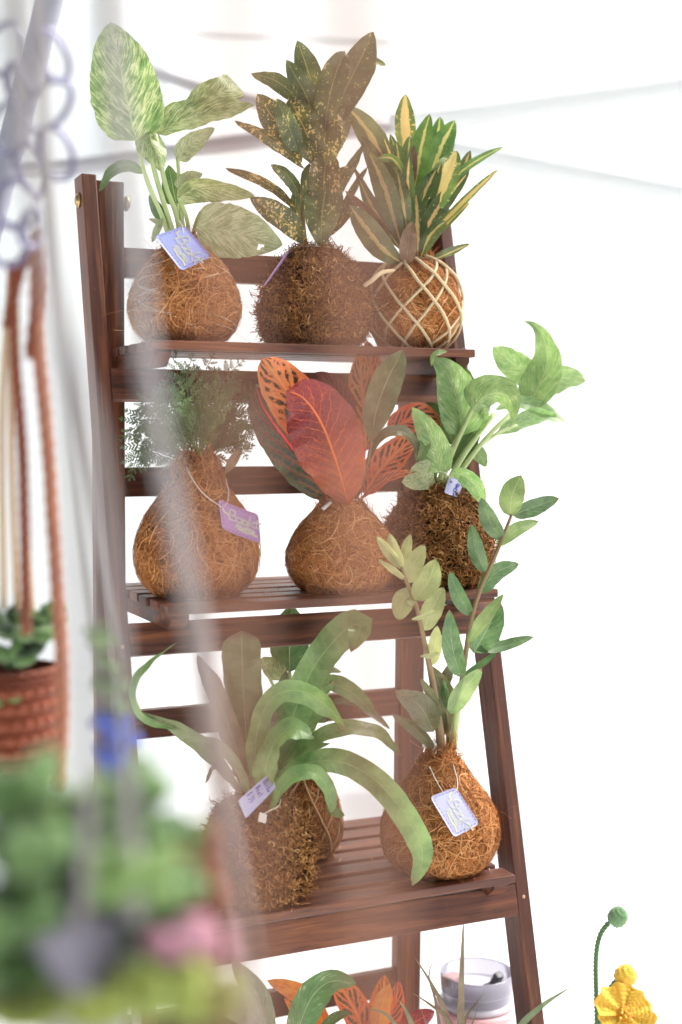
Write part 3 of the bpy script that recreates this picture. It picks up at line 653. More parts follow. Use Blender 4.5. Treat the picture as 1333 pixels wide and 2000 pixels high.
# C: yellow ribbed croton in a cord wrapped ball, top right
bC = Ball(810, [(512, 32), (525, 56), (550, 76), (590, 86), (620, 86), (650, 76), (675, 56)], 0.04, S1, seed=3.1, lump=.015)
pC = rooted(bC, 'yellow striped croton in a coir ball netted with cream cord, right end of top shelf'); bC.coir(pC)
bC.wrap(pC, M['rope_cream'], 0.0023, 9, 2.1, lift=0.002); bC.ring(pC, M['rope_cream'], 0.0022, 0.95, 'cord_collar')
Y = bC.y
tube('cord_tail', [at_y(770, 528, Y - .045), at_y(745, 533, Y - .055), at_y(726, 548, Y - .06), at_y(711, 559, Y - .06)], (0.0022, 0.0032, 0.0036, 0.003), M['rope_cream'], pC)
stem(pC, 'petiole_brown', [(806, 520), (806, 440), (808, 360)], (12, 9, 5), Y)
for m, pts, hw, pr, ro in (
    ('rib_yellow', [(798, 330, .03), (794, 270, .03), (791, 225, .03), (792, 183, .03)], 18, 'lance', 5),
    ('rib_bright', [(838, 350, .02), (850, 300, .02), (856, 262, .02), (860, 228, .02)], 16, 'lance', -10),
    ('rib_bright', [(803, 400, -.01), (815, 330, -.01), (826, 275, -.01), (840, 223, -.01)], 19, 'lance', 8),
    ('rib_bright', [(830, 380), (850, 320), (868, 275), (889, 235)], 21, 'lance', -15),
    ('rib_bright', [(840, 400), (885, 350), (930, 315), (984, 286)], 9, 'lance', 35),
    ('rib', [(845, 430, .01), (875, 380, .01), (900, 340, .01), (919, 294, .01)], 15, 'lance', -20),
    ('rib_yellow', [(830, 440, -.02), (850, 390, -.03), (870, 345, -.03), (892, 294, -.02)], 25, 'lance', 6),
    ('rib_yellow', [(828, 470), (872, 428), (920, 380), (973, 331)], 9, 'lance', 40),
    ('rib_yellow', [(826, 480, .01), (862, 445, .01), (892, 415, .01), (918, 396, .01)], 10, 'lance', 25),
    ('rib_olive', [(828, 510, -.02), (858, 503, -.03), (888, 490, -.03), (918, 477, -.03)], 10, 'lance', 45),
    ('rib_olive', [(820, 508, -.02), (832, 475, -.03), (848, 450, -.03), (872, 432, -.03)], 16, 'lance', 15),
    ('rib', [(816, 508, -.02), (816, 460, -.03), (815, 420, -.03), (813, 378, -.03)], 17, 'lance', -5),
    ('rib', [(812, 430, -.02), (824, 390, -.03), (838, 360, -.03), (853, 330, -.03)], 15, 'lance', 15),
    ('rib', [(820, 470, -.03), (840, 432, -.035), (860, 400, -.035), (879, 370, -.03)], 17, 'lance', -12),
    ('rib_olive', [(795, 450, -.02), (790, 410, -.03), (784, 375, -.03), (777, 335, -.02)], 15, 'lance', 10),
    ('rib_olive', [(784, 480, -.01), (765, 410, -.02), (745, 350, -.02), (720, 296, -.01)], 20, 'lance', 5),
    ('rib_olive', [(770, 380, .02), (742, 300, .02), (712, 248, .02), (677, 206, .02)], 23, 'lance', -5),
    ('olive', [(785, 430, .01), (755, 365, .01), (732, 312, .01), (707, 265, .01)], 18, 'lance', 12),
    ('rib_olive', [(786, 515, -.02), (752, 490, -.03), (722, 455, -.03), (683, 400, -.03)], 22, 'lance', -8),
    ('rib', [(780, 350, .0), (768, 318), (760, 295), (750, 270)], 11, 'lance', 20),
    ('rib_bright', [(785, 345, .01), (780, 315, .01), (777, 295, .01), (774, 276, .01)], 10, 'lance', 0),
    ('rib_bright', [(796, 350, -.0), (798, 318), (799, 292), (801, 265)], 13, 'lance', -10),
    ('dead', [(802, 380, -.01), (806, 340, -.01), (808, 310, -.01), (809, 283, -.01)], 10, 'lance', 25),
    ('rib_bright', [(790, 345), (778, 322, -.01), (762, 308, -.01), (738, 309, -.01)], 10, 'lance', 30),
    ('dead', [(770, 465), (738, 430), (708, 400), (674, 372)], 8, 'lance', 30),
    ('dead', [(765, 450, .02), (735, 400, .02), (710, 360, .02), (690, 322, .02)], 8, 'lance', 35),
    ('dead', [(794, 516, -.03), (797, 490, -.04), (800, 462, -.04), (806, 432, -.04)], 18, 'ovate', 0),
    ('rib', [(835, 420, .02), (868, 375, .02), (890, 345, .02), (908, 318, .02)], 16, 'lance', -10),
    ('rib_bright', [(815, 380, .03), (822, 320, .03), (826, 280, .03), (830, 240, .03)], 12, 'lance', 10),
    ('rib_bright', [(828, 400, .02), (858, 340, .02), (872, 305, .02), (884, 270, .02)], 12, 'lance', -12),
    ('rib_bright', [(800, 400, .03), (785, 340, .03), (776, 300, .03), (762, 262, .03)], 12, 'lance', 15),
    ('rib', [(838, 440, -.02), (868, 400, -.03), (886, 372, -.03), (912, 340, -.03)], 11, 'lance', -15),
    ('rib', [(806, 440, -.02), (800, 395, -.03), (797, 350, -.03), (800, 305, -.03)], 12, 'lance', 8),
    ('rib', [(820, 450, -.02), (832, 400, -.03), (846, 360, -.03), (862, 318, -.03)], 12, 'lance', -6),
    ('rib', [(796, 470, -.01), (776, 420, -.02), (764, 375, -.02), (752, 330, -.02)], 13, 'lance', 12),
    ('rib_olive', [(785, 490, .0), (750, 440), (725, 400), (702, 350)], 13, 'lance', -12),
    ('rib', [(800, 470, .0), (796, 420), (800, 380), (808, 330)], 16, 'lance', 20),
    ('rib', [(830, 430, .01), (836, 380, .01), (842, 340, .01), (850, 290, .01)], 16, 'lance', -20)):
    leaf(pC, m, pts, hw * 1.18, Y, pr, roll=ro, wav=.08)

# D: fern in a tall necked coir ball, middle shelf left
bD = Ball(385, [(884, 34), (910, 40), (940, 46), (968, 66), (1000, 91), (1040, 110), (1080, 117), (1120, 111), (1150, 88)], 0.0, S2, seed=4.2, lump=.02)
pD = rooted(bD, 'feathery dark fern in a long necked coir ball, left on the middle shelf'); bD.coir(pD, 1.1, True)
Y = bD.y
leaf(pD, 'dead', [(440, 925, -.02), (452, 905, -.025), (470, 877, -.03)], 10, Y, 'lance', name='husk_flap')
def frond(parent, pts, y, L=46, mat='fern', pinnae=13, name='frond', seed=0):
    """a finely cut fern frond: rachis, side branches and many small lobes in one mesh"""
    R = random.Random(seed); P3 = [at_y(p[0], p[1], y + (p[2] if len(p) > 2 else 0.0)) for p in pts]; k = depth_of(P3[0]) / F_PX
    C = smooth_path(P3, 40); G = [tube_geo(C, np.linspace(2.0, .7, 40) * k, 5)]; T = nrm(np.gradient(C, axis=0)); V, F, U = [], [], []
    def lobe(p, d, nrml, ln, wd):
        sd = nrm(np.cross(d, nrml)); o = len(V)
        for s, w in ((0, .25), (.35, .8), (.7, 1.0), (1, .15)):
            q = p + d * ln * s + nrml * ln * 0.12 * s * s; V.extend([q - sd * w * wd, q + sd * w * wd]); U.extend([(.2, s), (.8, s)])
        for a in range(3): F.append((o + 2 * a, o + 2 * a + 1, o + 2 * a + 3, o + 2 * a + 2))
    for i in range(pinnae):
        f = 0.22 + 0.78 * i / (pinnae - 1); c = C[int(f * 39)]; t = T[int(f * 39)]
        vw = nrm(CAM - c) + np.array([R.uniform(-.7, .7), R.uniform(-.7, .7), R.uniform(-.4, .7)]); vw = nrm(vw); sd = nrm(np.cross(t, vw)); nn = np.cross(sd, t)
        pl = L * k * (math.sin(math.pi * min(1, 0.15 + f * 0.85)) * 0.9 + 0.12) * R.uniform(.8, 1.1)
        for sg in (-1, 1):
            d = nrm(sd * sg * 0.8 + t * 0.75 + nn * R.uniform(-.3, .3)); br = c + d * np.linspace(0, 1, 6)[:, None] * pl + nn * (np.linspace(0, 1, 6) ** 2)[:, None] * pl * -0.15
            G.append(tube_geo(br, 0.5 * k, 3, False)); nl = 5
            for q in range(nl):
                g = 0.25 + 0.75 * q / (nl - 1); b = br[0] + (br[-1] - br[0]) * g; s2 = nrm(np.cross(d, nn)); ln = pl * 0.36 * (1.15 - g * 0.55)
                for s3 in (-1, 1): lobe(b, nrm(d * 0.9 + s2 * s3 * 0.8 + nn * R.uniform(-.3, .3)), nn, ln, ln * 0.17)
            lobe(br[-1], d, nn, pl * 0.3, pl * 0.05)
    v0, f0, u0 = join_geo(G); o = len(v0); V = np.vstack([v0, np.array(V)]); F = f0 + [tuple(i + o for i in q) for q in F]
    return mesh_obj(name, V, F, M[mat], parent, uv=np.vstack([u0, np.array(U)]))
for i, (pts, L) in enumerate((
    ([(372, 905), (340, 850), (290, 820), (234, 862)], 46), ([(368, 905), (330, 870), (285, 860), (252, 940)], 40), ([(375, 905), (335, 830), (295, 790), (262, 812)], 44),
    ([(380, 905), (360, 800, .02), (348, 730, .02), (342, 684)], 42), ([(385, 905), (372, 800, -.03), (365, 740, -.04), (378, 690, -.03)], 40), ([(385, 905), (385, 800), (400, 730), (420, 688, .02)], 40),
    ([(390, 905), (410, 800), (440, 740), (478, 702)], 46), ([(392, 905), (420, 830), (450, 790), (500, 752)], 44), ([(394, 905), (425, 850), (460, 820), (512, 832)], 42),
    ([(395, 905), (425, 860), (455, 845), (484, 898)], 36), ([(385, 905), (400, 820, -.04), (425, 770, -.05), (458, 735, -.05)], 46), ([(378, 905), (350, 830, -.03), (330, 780, -.04), (318, 740, -.03)], 42),
    ([(390, 905), (395, 840, .04), (430, 800, .05), (470, 790, .05)], 44), ([(384, 905), (380, 850, -.04), (395, 800, -.05), (410, 780, -.05)], 42), ([(372, 905), (330, 890, .02), (295, 880, .02), (268, 905, .02)], 34), ([(388, 905), (430, 880, .03), (470, 850, .03), (494, 800, .03)], 36),
    ([(378, 905), (345, 860, .03), (322, 830, .04), (300, 850, .04)], 40), ([(386, 905), (410, 870, .0), (440, 850, .0), (455, 870, .0)], 36))):
    frond(pD, pts, Y, L, seed=i)

# E: red croton, middle shelf centre
bE = Ball(667, [(978, 38), (992, 42), (1010, 62), (1040, 86), (1075, 102), (1100, 103), (1130, 92), (1152, 70)], -0.03, S2, seed=5.3)
pE = rooted(bE, 'broad red and orange croton in a coir ball in the middle of the middle shelf'); bE.coir(pE)
Y = bE.y
stem(pE, 'petiole_brown', [(676, 985), (684, 930), (690, 880)], (10, 8, 6), Y)
stem(pE, 'petiole_brown', [(690, 985), (706, 950), (718, 905), (726, 862)], (4, 3.5, 3), Y)
for m, pts, hw, pr, ro, fo in (
    ('petra_orange', [(722, 800, .04), (727, 750, .04), (724, 705, .04), (716, 665, .04)], 30, 'ovate', -10, 10),
    ('petra_yellow', [(716, 880, .02), (712, 800, .02), (706, 740, .02), (703, 686, .02)], 38, 'ovate', 6, 10),
    ('petra_dark', [(692, 850, .02), (672, 790, .02), (650, 755, .02), (618, 726, .02)], 28, 'lance', 15, 14),
    ('petra_green', [(655, 975), (606, 915), (560, 860), (516, 798), (500, 750)], 62, 'ovate', 8, 6),
    ('petra_orange', [(640, 890, -.015), (592, 812, -.015), (552, 752, -.015), (512, 700, -.015)], 50, 'broad', -6, 8),
    ('petra_red', [(680, 985, -.04), (660, 910, -.05), (630, 830, -.05), (596, 780, -.05), (560, 762, -.05)], 70, 'broad', 8, 12),
    ('olive', [(724, 866, -.02), (736, 800, -.02), (758, 740, -.02), (788, 684, -.02)], 34, 'lance', -16, 12),
    ('petra_orange', [(760, 850, .03), (790, 825, .03), (825, 815, .03), (862, 838, .03)], 36, 'ovate', 12, 12),
    ('petra_orange', [(712, 965, .0), (742, 920), (775, 885), (812, 852)], 42, 'ovate', 18, 16),
    ('olive', [(722, 900, -.02), (745, 855, -.02), (785, 842, -.02), (812, 870, -.02), (814, 908, -.02)], 14, 'lance', 40, 14),
    ('petra_orange', [(706, 975, -.02), (740, 945, -.02), (775, 928, -.02), (815, 920, -.02)], 12, 'lance', 40, 14)):
    leaf(pE, m, pts, hw, Y, pr, roll=ro, fold=fo, wav=.09, n=28, m=13)
bE.ring(pE, M['string'], 0.0011, 0.955, 'string')
tube('string_clip', [at_y(646, 981, Y - .04), at_y(631, 994, Y - .045)], (0.0026, 0.0026), M['string'], pE, n=3)

# F: soft green pothos in a moss ball, middle shelf right
bF = Ball(853, [(952, 32), (965, 52), (985, 74), (1020, 97), (1060, 108), (1100, 108), (1132, 95)], -0.02, S2, seed=6.1)
pF = rooted(bF, 'pale green pothos leaning right out of a moss ball, right end of middle shelf', 'moss_ball_plant'); bF.moss(pF)
Y = bF.y
for pts, r in (([(850, 968), (872, 900), (903, 838)], (6, 5)), ([(856, 968), (885, 880), (928, 790, -.02)], (6, 5)), ([(862, 968), (905, 890), (965, 808)], (7, 5)), ([(868, 968), (930, 880), (985, 820), (1033, 780, .02)], (6, 5, 4)), ([(866, 968), (925, 885), (970, 848), (1010, 830)], (5, 4, 3)), ([(846, 965), (850, 930), (856, 915, -.02)], (5, 4)), ([(858, 965), (880, 930, -.03), (890, 920, -.03)], (4, 4))):
    stem(pF, 'petiole', pts, r, Y)
for m, pts, hw, pr, ro, fo in (
    ('njoy', [(1045, 752, .06), (1015, 720, .06), (988, 698, .06), (964, 676, .06)], 36, 'ovate', 12, 8),
    ('njoy', [(1032, 772, .05), (1070, 745, .05), (1105, 738, .05), (1144, 743, .05)], 36, 'ovate', -18, 10),
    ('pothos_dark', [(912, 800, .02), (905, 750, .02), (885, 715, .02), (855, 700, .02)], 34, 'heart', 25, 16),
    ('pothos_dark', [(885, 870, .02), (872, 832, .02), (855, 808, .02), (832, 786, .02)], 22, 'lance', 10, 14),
    ('njoy', [(905, 850), (897, 800), (884, 752), (864, 718), (842, 698)], 52, 'heart', -10, 30),
    ('njoy', [(843, 716, -.02), (846, 698, -.02), (856, 689, -.02), (874, 686, -.02)], 6, 'lance', 20, 10),
    ('njoy', [(1030, 800, .03), (1054, 752, .03), (1070, 705, .03), (1062, 660, .03), (1045, 636, .03), (1020, 626, .03)], 40, 'tail', 10, 20),
    ('njoy', [(968, 800, .01), (1010, 788, .01), (1055, 800, .01), (1106, 826, .01)], 20, 'lance', 38, 12),
    ('njoy', [(965, 850, .01), (1000, 828, .01), (1040, 812, .01), (1088, 812, .01)], 22, 'lance', -38, 12),
    ('njoy', [(922, 800, -.03), (950, 772, -.035), (985, 770, -.04), (1002, 800, -.045), (996, 834, -.045)], 40, 'tail', -20, -24),
    ('njoy', [(862, 925, -.03), (852, 880, -.035), (835, 840, -.035), (805, 795, -.03)], 34, 'heart', 5, 12),
    ('njoy', [(826, 840, -.02), (830, 868, -.03), (822, 890, -.03), (818, 908, -.03)], 14, 'ovate', 20, 25),
    ('pothos_back', [(848, 925, -.02), (828, 928, -.03), (808, 936, -.03), (784, 942, -.03)], 34, 'heart', 10, 8),
    ('njoy', [(885, 922, -.03), (908, 930, -.045), (930, 950, -.045), (946, 988, -.04)], 22, 'ovate', -15, 14),
    ('njoy', [(908, 880, .02), (925, 880, .02), (938, 890, .02), (950, 912, .02)], 18, 'ovate', 10, 10),
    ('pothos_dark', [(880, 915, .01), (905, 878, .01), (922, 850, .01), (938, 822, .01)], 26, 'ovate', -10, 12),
    ('njoy', [(930, 850, .0), (938, 825), (944, 800), (946, 778)], 20, 'ovate', 20, 14)):
    leaf(pF, m, pts, hw, Y, pr, roll=ro, fold=fo, wav=.09, n=26, m=11)

# G: bird's nest fern in a moss ball, lower shelf left front
bG = Ball(504, [(1555, 42), (1572, 70), (1600, 92), (1650, 108), (1700, 109), (1735, 97)], -0.085, S3, seed=7.0)
pG = rooted(bG, 'strap leaved fern in a large moss ball, at the front left of the lower shelf', 'moss_ball_plant'); bG.moss(pG, 1.15)
Y = bG.y
for m, pts, hw, pr, ro, fo, tw in (
    ('nest_dull', [(500, 1565, .01), (484, 1460, .01), (476, 1350, .01), (472, 1232, .01)], 38, 'blunt', 6, 8, 0),
    ('nest_brown', [(492, 1565), (458, 1450), (420, 1345), (386, 1278)], 21, 'strap', 20, 12, 0),
    ('nest_dull', [(488, 1570), (420, 1478), (350, 1424), (276, 1390)], 18, 'lance', 30, 14, 0),
    ('nest', [(350, 1425), (280, 1402, -.005), (262, 1345, -.005), (290, 1298, -.005), (345, 1256, -.005)], 10, 'lance', 20, 14, 40),
    ('nest_dull', [(492, 1565, -.02), (462, 1490, -.03), (420, 1452, -.03), (350, 1446, -.03)], 15, 'lance', 35, 14, 0),
    ('nest_brown', [(470, 1520), (440, 1500), (415, 1500), (402, 1530)], 6, 'lance', 30, 10, 0),
    ('nest', [(535, 1530, .01), (566, 1420, .01), (610, 1310, .01), (668, 1236, .0), (704, 1222, -.02), (686, 1275, -.03)], 32, 'strap', -8, 8, 0),
    ('nest', [(512, 1570, -.01), (500, 1450, -.02), (530, 1365, -.03), (590, 1350, -.045), (645, 1385, -.055), (676, 1432, -.055)], 24, 'strap', -18, 10, -25),
    ('nest', [(514, 1572, -.03), (522, 1490, -.045), (545, 1440, -.055), (580, 1425, -.065), (615, 1440, -.07)], 24, 'strap', 15, 10, 30),
    ('nest', [(535, 1560, .0), (560, 1480, .0), (600, 1420, .0), (632, 1392, .0)], 18, 'strap', 25, 14, 0),
    ('nest', [(530, 1565, .0), (590, 1470, .0), (665, 1425, .0), (735, 1430, .0), (782, 1476, .0)], 17, 'strap', 35, 12, 0),
    ('nest', [(522, 1572, -.02), (580, 1500, -.04), (665, 1488, -.06), (745, 1535, -.08), (805, 1615, -.09), (826, 1675, -.09), (806, 1730, -.085)], 25, 'strap', 18, 10, -30),
    ('nest', [(528, 1580, -.04), (562, 1525, -.06), (612, 1508, -.07), (642, 1545, -.07), (648, 1588, -.065)], 16, 'strap', 28, 12, 0),
    ('nest', [(530, 1560, .02), (575, 1450, .02), (618, 1370, .02), (660, 1330, .02)], 14, 'lance', 20, 12, 0),
    ('nest', [(536, 1565, .01), (572, 1500, .01), (612, 1462, .0), (650, 1450, -.01)], 12, 'lance', 35, 12, 0),
    ('nest_dull', [(500, 1565, .02), (520, 1450, .02), (545, 1370, .02), (560, 1310, .02)], 16, 'strap', -15, 10, 0),
    ('nest_brown', [(505, 1565, -.01), (508, 1480, -.01), (512, 1420, -.01), (520, 1360, -.01)], 28, 'strap', -20, 12, 0)):
    leaf(pG, m, pts, hw, Y, pr, roll=ro, fold=fo, wav=.22, n=38, m=9, twist=tw)

# H: pothos in a cord wound coir ball behind G
bH = Ball(596, [(1508, 28), (1540, 52), (1580, 66), (1620, 68), (1650, 58)], 0.055, S3, seed=8.0, lump=.02)
pH = rooted(bH, 'small brown cord wound coir ball plant standing behind the strap leaved fern'); bH.coir(pH, .8, True)
bH.wrap(pH, M['rope_brown'], 0.0017, 8, 1.3, lift=0.0015)
Y = bH.y
for pts, r in (([(580, 1520), (575, 1420), (566, 1312)], (5, 4)), ([(590, 1520), (600, 1400), (612, 1330)], (5, 4)), ([(586, 1520), (560, 1400), (520, 1310)], (4, 3)), ([(592, 1520), (615, 1420), (650, 1330)], (4, 3))): stem(pH, 'petiole', pts, r, Y)
for m, pts, hw, ro in (
    ('pothos_dark', [(566, 1312), (566, 1270), (568, 1225), (570, 1182)], 48, 5), ('pothos', [(556, 1325), (535, 1305), (520, 1295), (504, 1292)], 26, 15),
    ('pothos_back', [(612, 1335), (630, 1318), (648, 1310), (668, 1312)], 12, 40), ('nest', [(606, 1332), (650, 1336), (695, 1358), (735, 1402)], 25, 30),
    ('zz_dull', [(650, 1370), (690, 1372), (725, 1392), (762, 1424)], 14, 40), ('nest', [(640, 1578, -.07), (652, 1584, -.08), (664, 1590, -.08), (674, 1592, -.08)], 12, 10),
    ('pothos_dark', [(575, 1470, -.02), (590, 1420, -.02), (610, 1400, -.02), (640, 1410, -.02)], 20, 10)):
    leaf(pH, m, pts, hw, Y, 'ovate', roll=ro)

# I: ZZ plant, lower shelf right
bI = Ball(860, [(1478, 34), (1500, 46), (1530, 68), (1560, 92), (1600, 110), (1640, 111), (1675, 98)], -0.075, S3, seed=9.2, lump=.03)
pI = rooted(bI, 'upright plant with paired glossy leaflets in a coir ball, right on the lower shelf'); bI.coir(pI, 1.1)
Y = bI.y
def lean(pts): return [(p[0], p[1], (p[2] if len(p) > 2 else 0.0) - 0.085 * min(1.0, max(0.0, (1440 - p[1]) / 220.0))) for p in pts]
stem(pI, 'petiole_brown', lean([(866, 1500), (858, 1420), (844, 1327), (826, 1237), (814, 1185), (797, 1143), (785, 1108)]), (10, 9, 7.5, 6, 5, 4, 3), Y, n=30)
stem(pI, 'petiole', lean([(880, 1500), (888, 1430), (894, 1386)]), (9, 8, 7), Y)
stem(pI, 'petiole_brown', lean([(894, 1388), (905, 1314), (920, 1215), (938, 1152), (970, 1080), (1000, 1005)]), (6, 5.5, 5, 4.5, 4, 3), Y, n=30)
stem(pI, 'petiole_brown', lean([(848, 1495, .02), (842, 1465, .02), (838, 1445, .02)]), (4, 3), Y); stem(pI, 'petiole_brown', lean([(872, 1500, .02), (876, 1430, .02), (866, 1350, .03)]), (5, 4), Y)
for m, pts, hw, ro in (
    ('zz_pale', [(784, 1108), (762, 1080), (736, 1047)], 14, 10), ('zz_pale', [(787, 1112), (772, 1080), (761, 1041)], 15, -10), ('zz_pale', [(787, 1105, .01), (794, 1075, .01), (802, 1043, .01)], 14, 15), ('zz_pale', [(792, 1132), (768, 1112), (739, 1092)], 10, 35),
    ('zz_pale', [(796, 1140), (808, 1105), (829, 1063)], 23, -5), ('zz_pale', [(810, 1172, -.01), (836, 1138, -.01), (852, 1092, -.01)], 31, 8), ('zz_pale', [(814, 1165), (790, 1172), (779, 1212)], 27, 0), ('zz_pale', [(827, 1232), (842, 1195), (867, 1146)], 26, -12),
    ('zz_pale', [(850, 1192, -.02), (828, 1202, -.02), (803, 1210, -.02)], 9, 50), ('zz_pale', [(842, 1300), (850, 1262), (855, 1221)], 18, 5), ('zz_pale', [(856, 1276, -.01), (840, 1280, -.02), (820, 1281, -.02)], 9, 45),
    ('zz_light', [(997, 1008), (1000, 970), (1018, 928)], 30, 5), ('zz', [(1001, 1006), (1045, 990), (1092, 973)], 22, -20), ('zz_light', [(972, 1068), (1010, 1035), (1052, 1018)], 19, 25), ('zz', [(982, 1052), (958, 1020), (940, 972)], 22, 10),
    ('zz', [(948, 1118, -.01), (930, 1075, -.01), (921, 1023, -.01)], 20, -8), ('zz', [(936, 1158), (970, 1118), (1014, 1101)], 22, -15), ('zz', [(921, 1203), (897, 1165), (879, 1115)], 19, 10), ('zz_light', [(913, 1255, -.01), (945, 1212, -.01), (984, 1160, -.01)], 17, 22),
    ('zz', [(926, 1275, .01), (950, 1232, .01), (978, 1176, .01)], 36, -5), ('zz', [(930, 1270), (985, 1262), (1043, 1243)], 16, 30), ('zz', [(900, 1324, -.02), (884, 1262, -.02), (878, 1190, -.02)], 25, 8), ('zz', [(904, 1320), (940, 1300), (978, 1268)], 11, 45),
    ('zz_light', [(880, 1394, -.01), (905, 1350, -.01), (942, 1304, -.01)], 24, -10), ('zz_dull', [(848, 1428, -.02), (820, 1378, -.02), (772, 1350, -.02)], 34, 10), ('zz_dull', [(848, 1462, -.01), (812, 1424, -.01), (766, 1394, -.01)], 17, 25),
    ('zz_dull', [(876, 1440, .02), (872, 1380, .02), (846, 1300, .02)], 32, 5), ('zz_dull', [(862, 1350, .03), (872, 1322, .03), (882, 1294, .03)], 15, -15), ('zz_dull', [(862, 1400, -.02), (842, 1355, -.02), (822, 1325, -.02)], 14, 30),
    ('zz', [(880, 1392, .01), (872, 1360, .01), (868, 1325, .01)], 12, 30)):
    leaf(pI, m, lean(pts), hw, Y, 'ovate', roll=ro, wav=.06, n=16, m=9, name='leaflet')

# ------------------------------------------------------------------ paper tags
M['card_blue'] = mat_plain('pale_blue_card', srgb('8f97cc'), 0.55, 0.3, var=0.1); M['card_lilac'] = mat_plain('lilac_card', srgb('a283b4'), 0.55, 0.3, var=0.1)
M['card_white'] = mat_plain('white_card', srgb('a2a4c4'), 0.5, 0.35, var=0.06); M['stitch'] = mat_plain('stitch_print', srgb('7d4a6d'), 0.7, 0.1)
M['print'] = mat_plain('cream_print', srgb('c2c4a6'), 0.6, 0.2); M['print_line'] = mat_plain('lilac_print_line', srgb('a9adc8'), 0.7, 0.1); M['ink'] = mat_plain('blue_ink', srgb('3d46a0'), 0.6, 0.2)
GLYPH = {'B': [[(0, 0), (.1, 1), (.55, .95), (.5, .6), (.15, .52), (.65, .45), (.6, .05), (0, 0)]], 'o': [[(.5, .5), (.15, .45), (.1, .1), (.4, 0), (.6, .25), (.5, .5), (.75, .45)]],
 's': [[(0, 0), (.35, .5), (.55, .25), (.4, 0), (.1, .05)]], 'k': [[(.05, 0), (.2, 1.0)], [(.55, .5), (.12, .25), (.6, 0)]], 'e': [[(.05, .2), (.5, .28), (.4, .5), (.1, .4), (.1, .05), (.55, .05)]],
 't': [[(.3, .85), (.2, .1), (.5, 0)], [(.0, .58), (.6, .62)]], 'i': [[(.2, .5), (.2, .05), (.35, 0)], [(.22, .72), (.24, .78)]], 'r': [[(.1, 0), (.12, .5)], [(.12, .3), (.3, .5), (.5, .45)]],
 'd': [[(.5, .4), (.15, .4), (.1, .05), (.45, .05), (.5, .4), (.55, 1.0), (.55, 0)]], 'N': [[(0, 0), (.1, 1), (.5, .05), (.6, 1)]], '$': [[(.55, .8), (.2, .85), (.15, .55), (.5, .4), (.45, .1), (.05, .12)], [(.32, 1.05), (.3, -.1)]],
 '3': [[(.05, .9), (.5, .95), (.25, .55), (.55, .3), (.3, 0), (0, .1)]], '5': [[(.55, .95), (.1, .92), (.1, .5), (.5, .5), (.5, .08), (.05, .05)]], '8': [[(.3, .5), (.1, .8), (.35, 1), (.55, .8), (.3, .5), (.05, .2), (.3, 0), (.6, .2), (.3, .5)]],
 'm': [[(0, 0), (.05, .45), (.2, .45), (.22, 0), (.26, .4), (.42, .45), (.45, 0), (.55, .1)]], 'u': [[(0, .45), (.05, .05), (.3, .05), (.38, .45), (.4, 0), (.55, .1)]]}
def strokes(text, x, y, h, adv=0.62, slant=0.15):
    out = []
    for ch in text:
        if ch == ' ': x += h * adv * .6; continue
        for g in GLYPH[ch]: out.append([(x + (px + slant * py) * h * .8, y + py * h) for px, py in g])
        x += h * adv
    return out
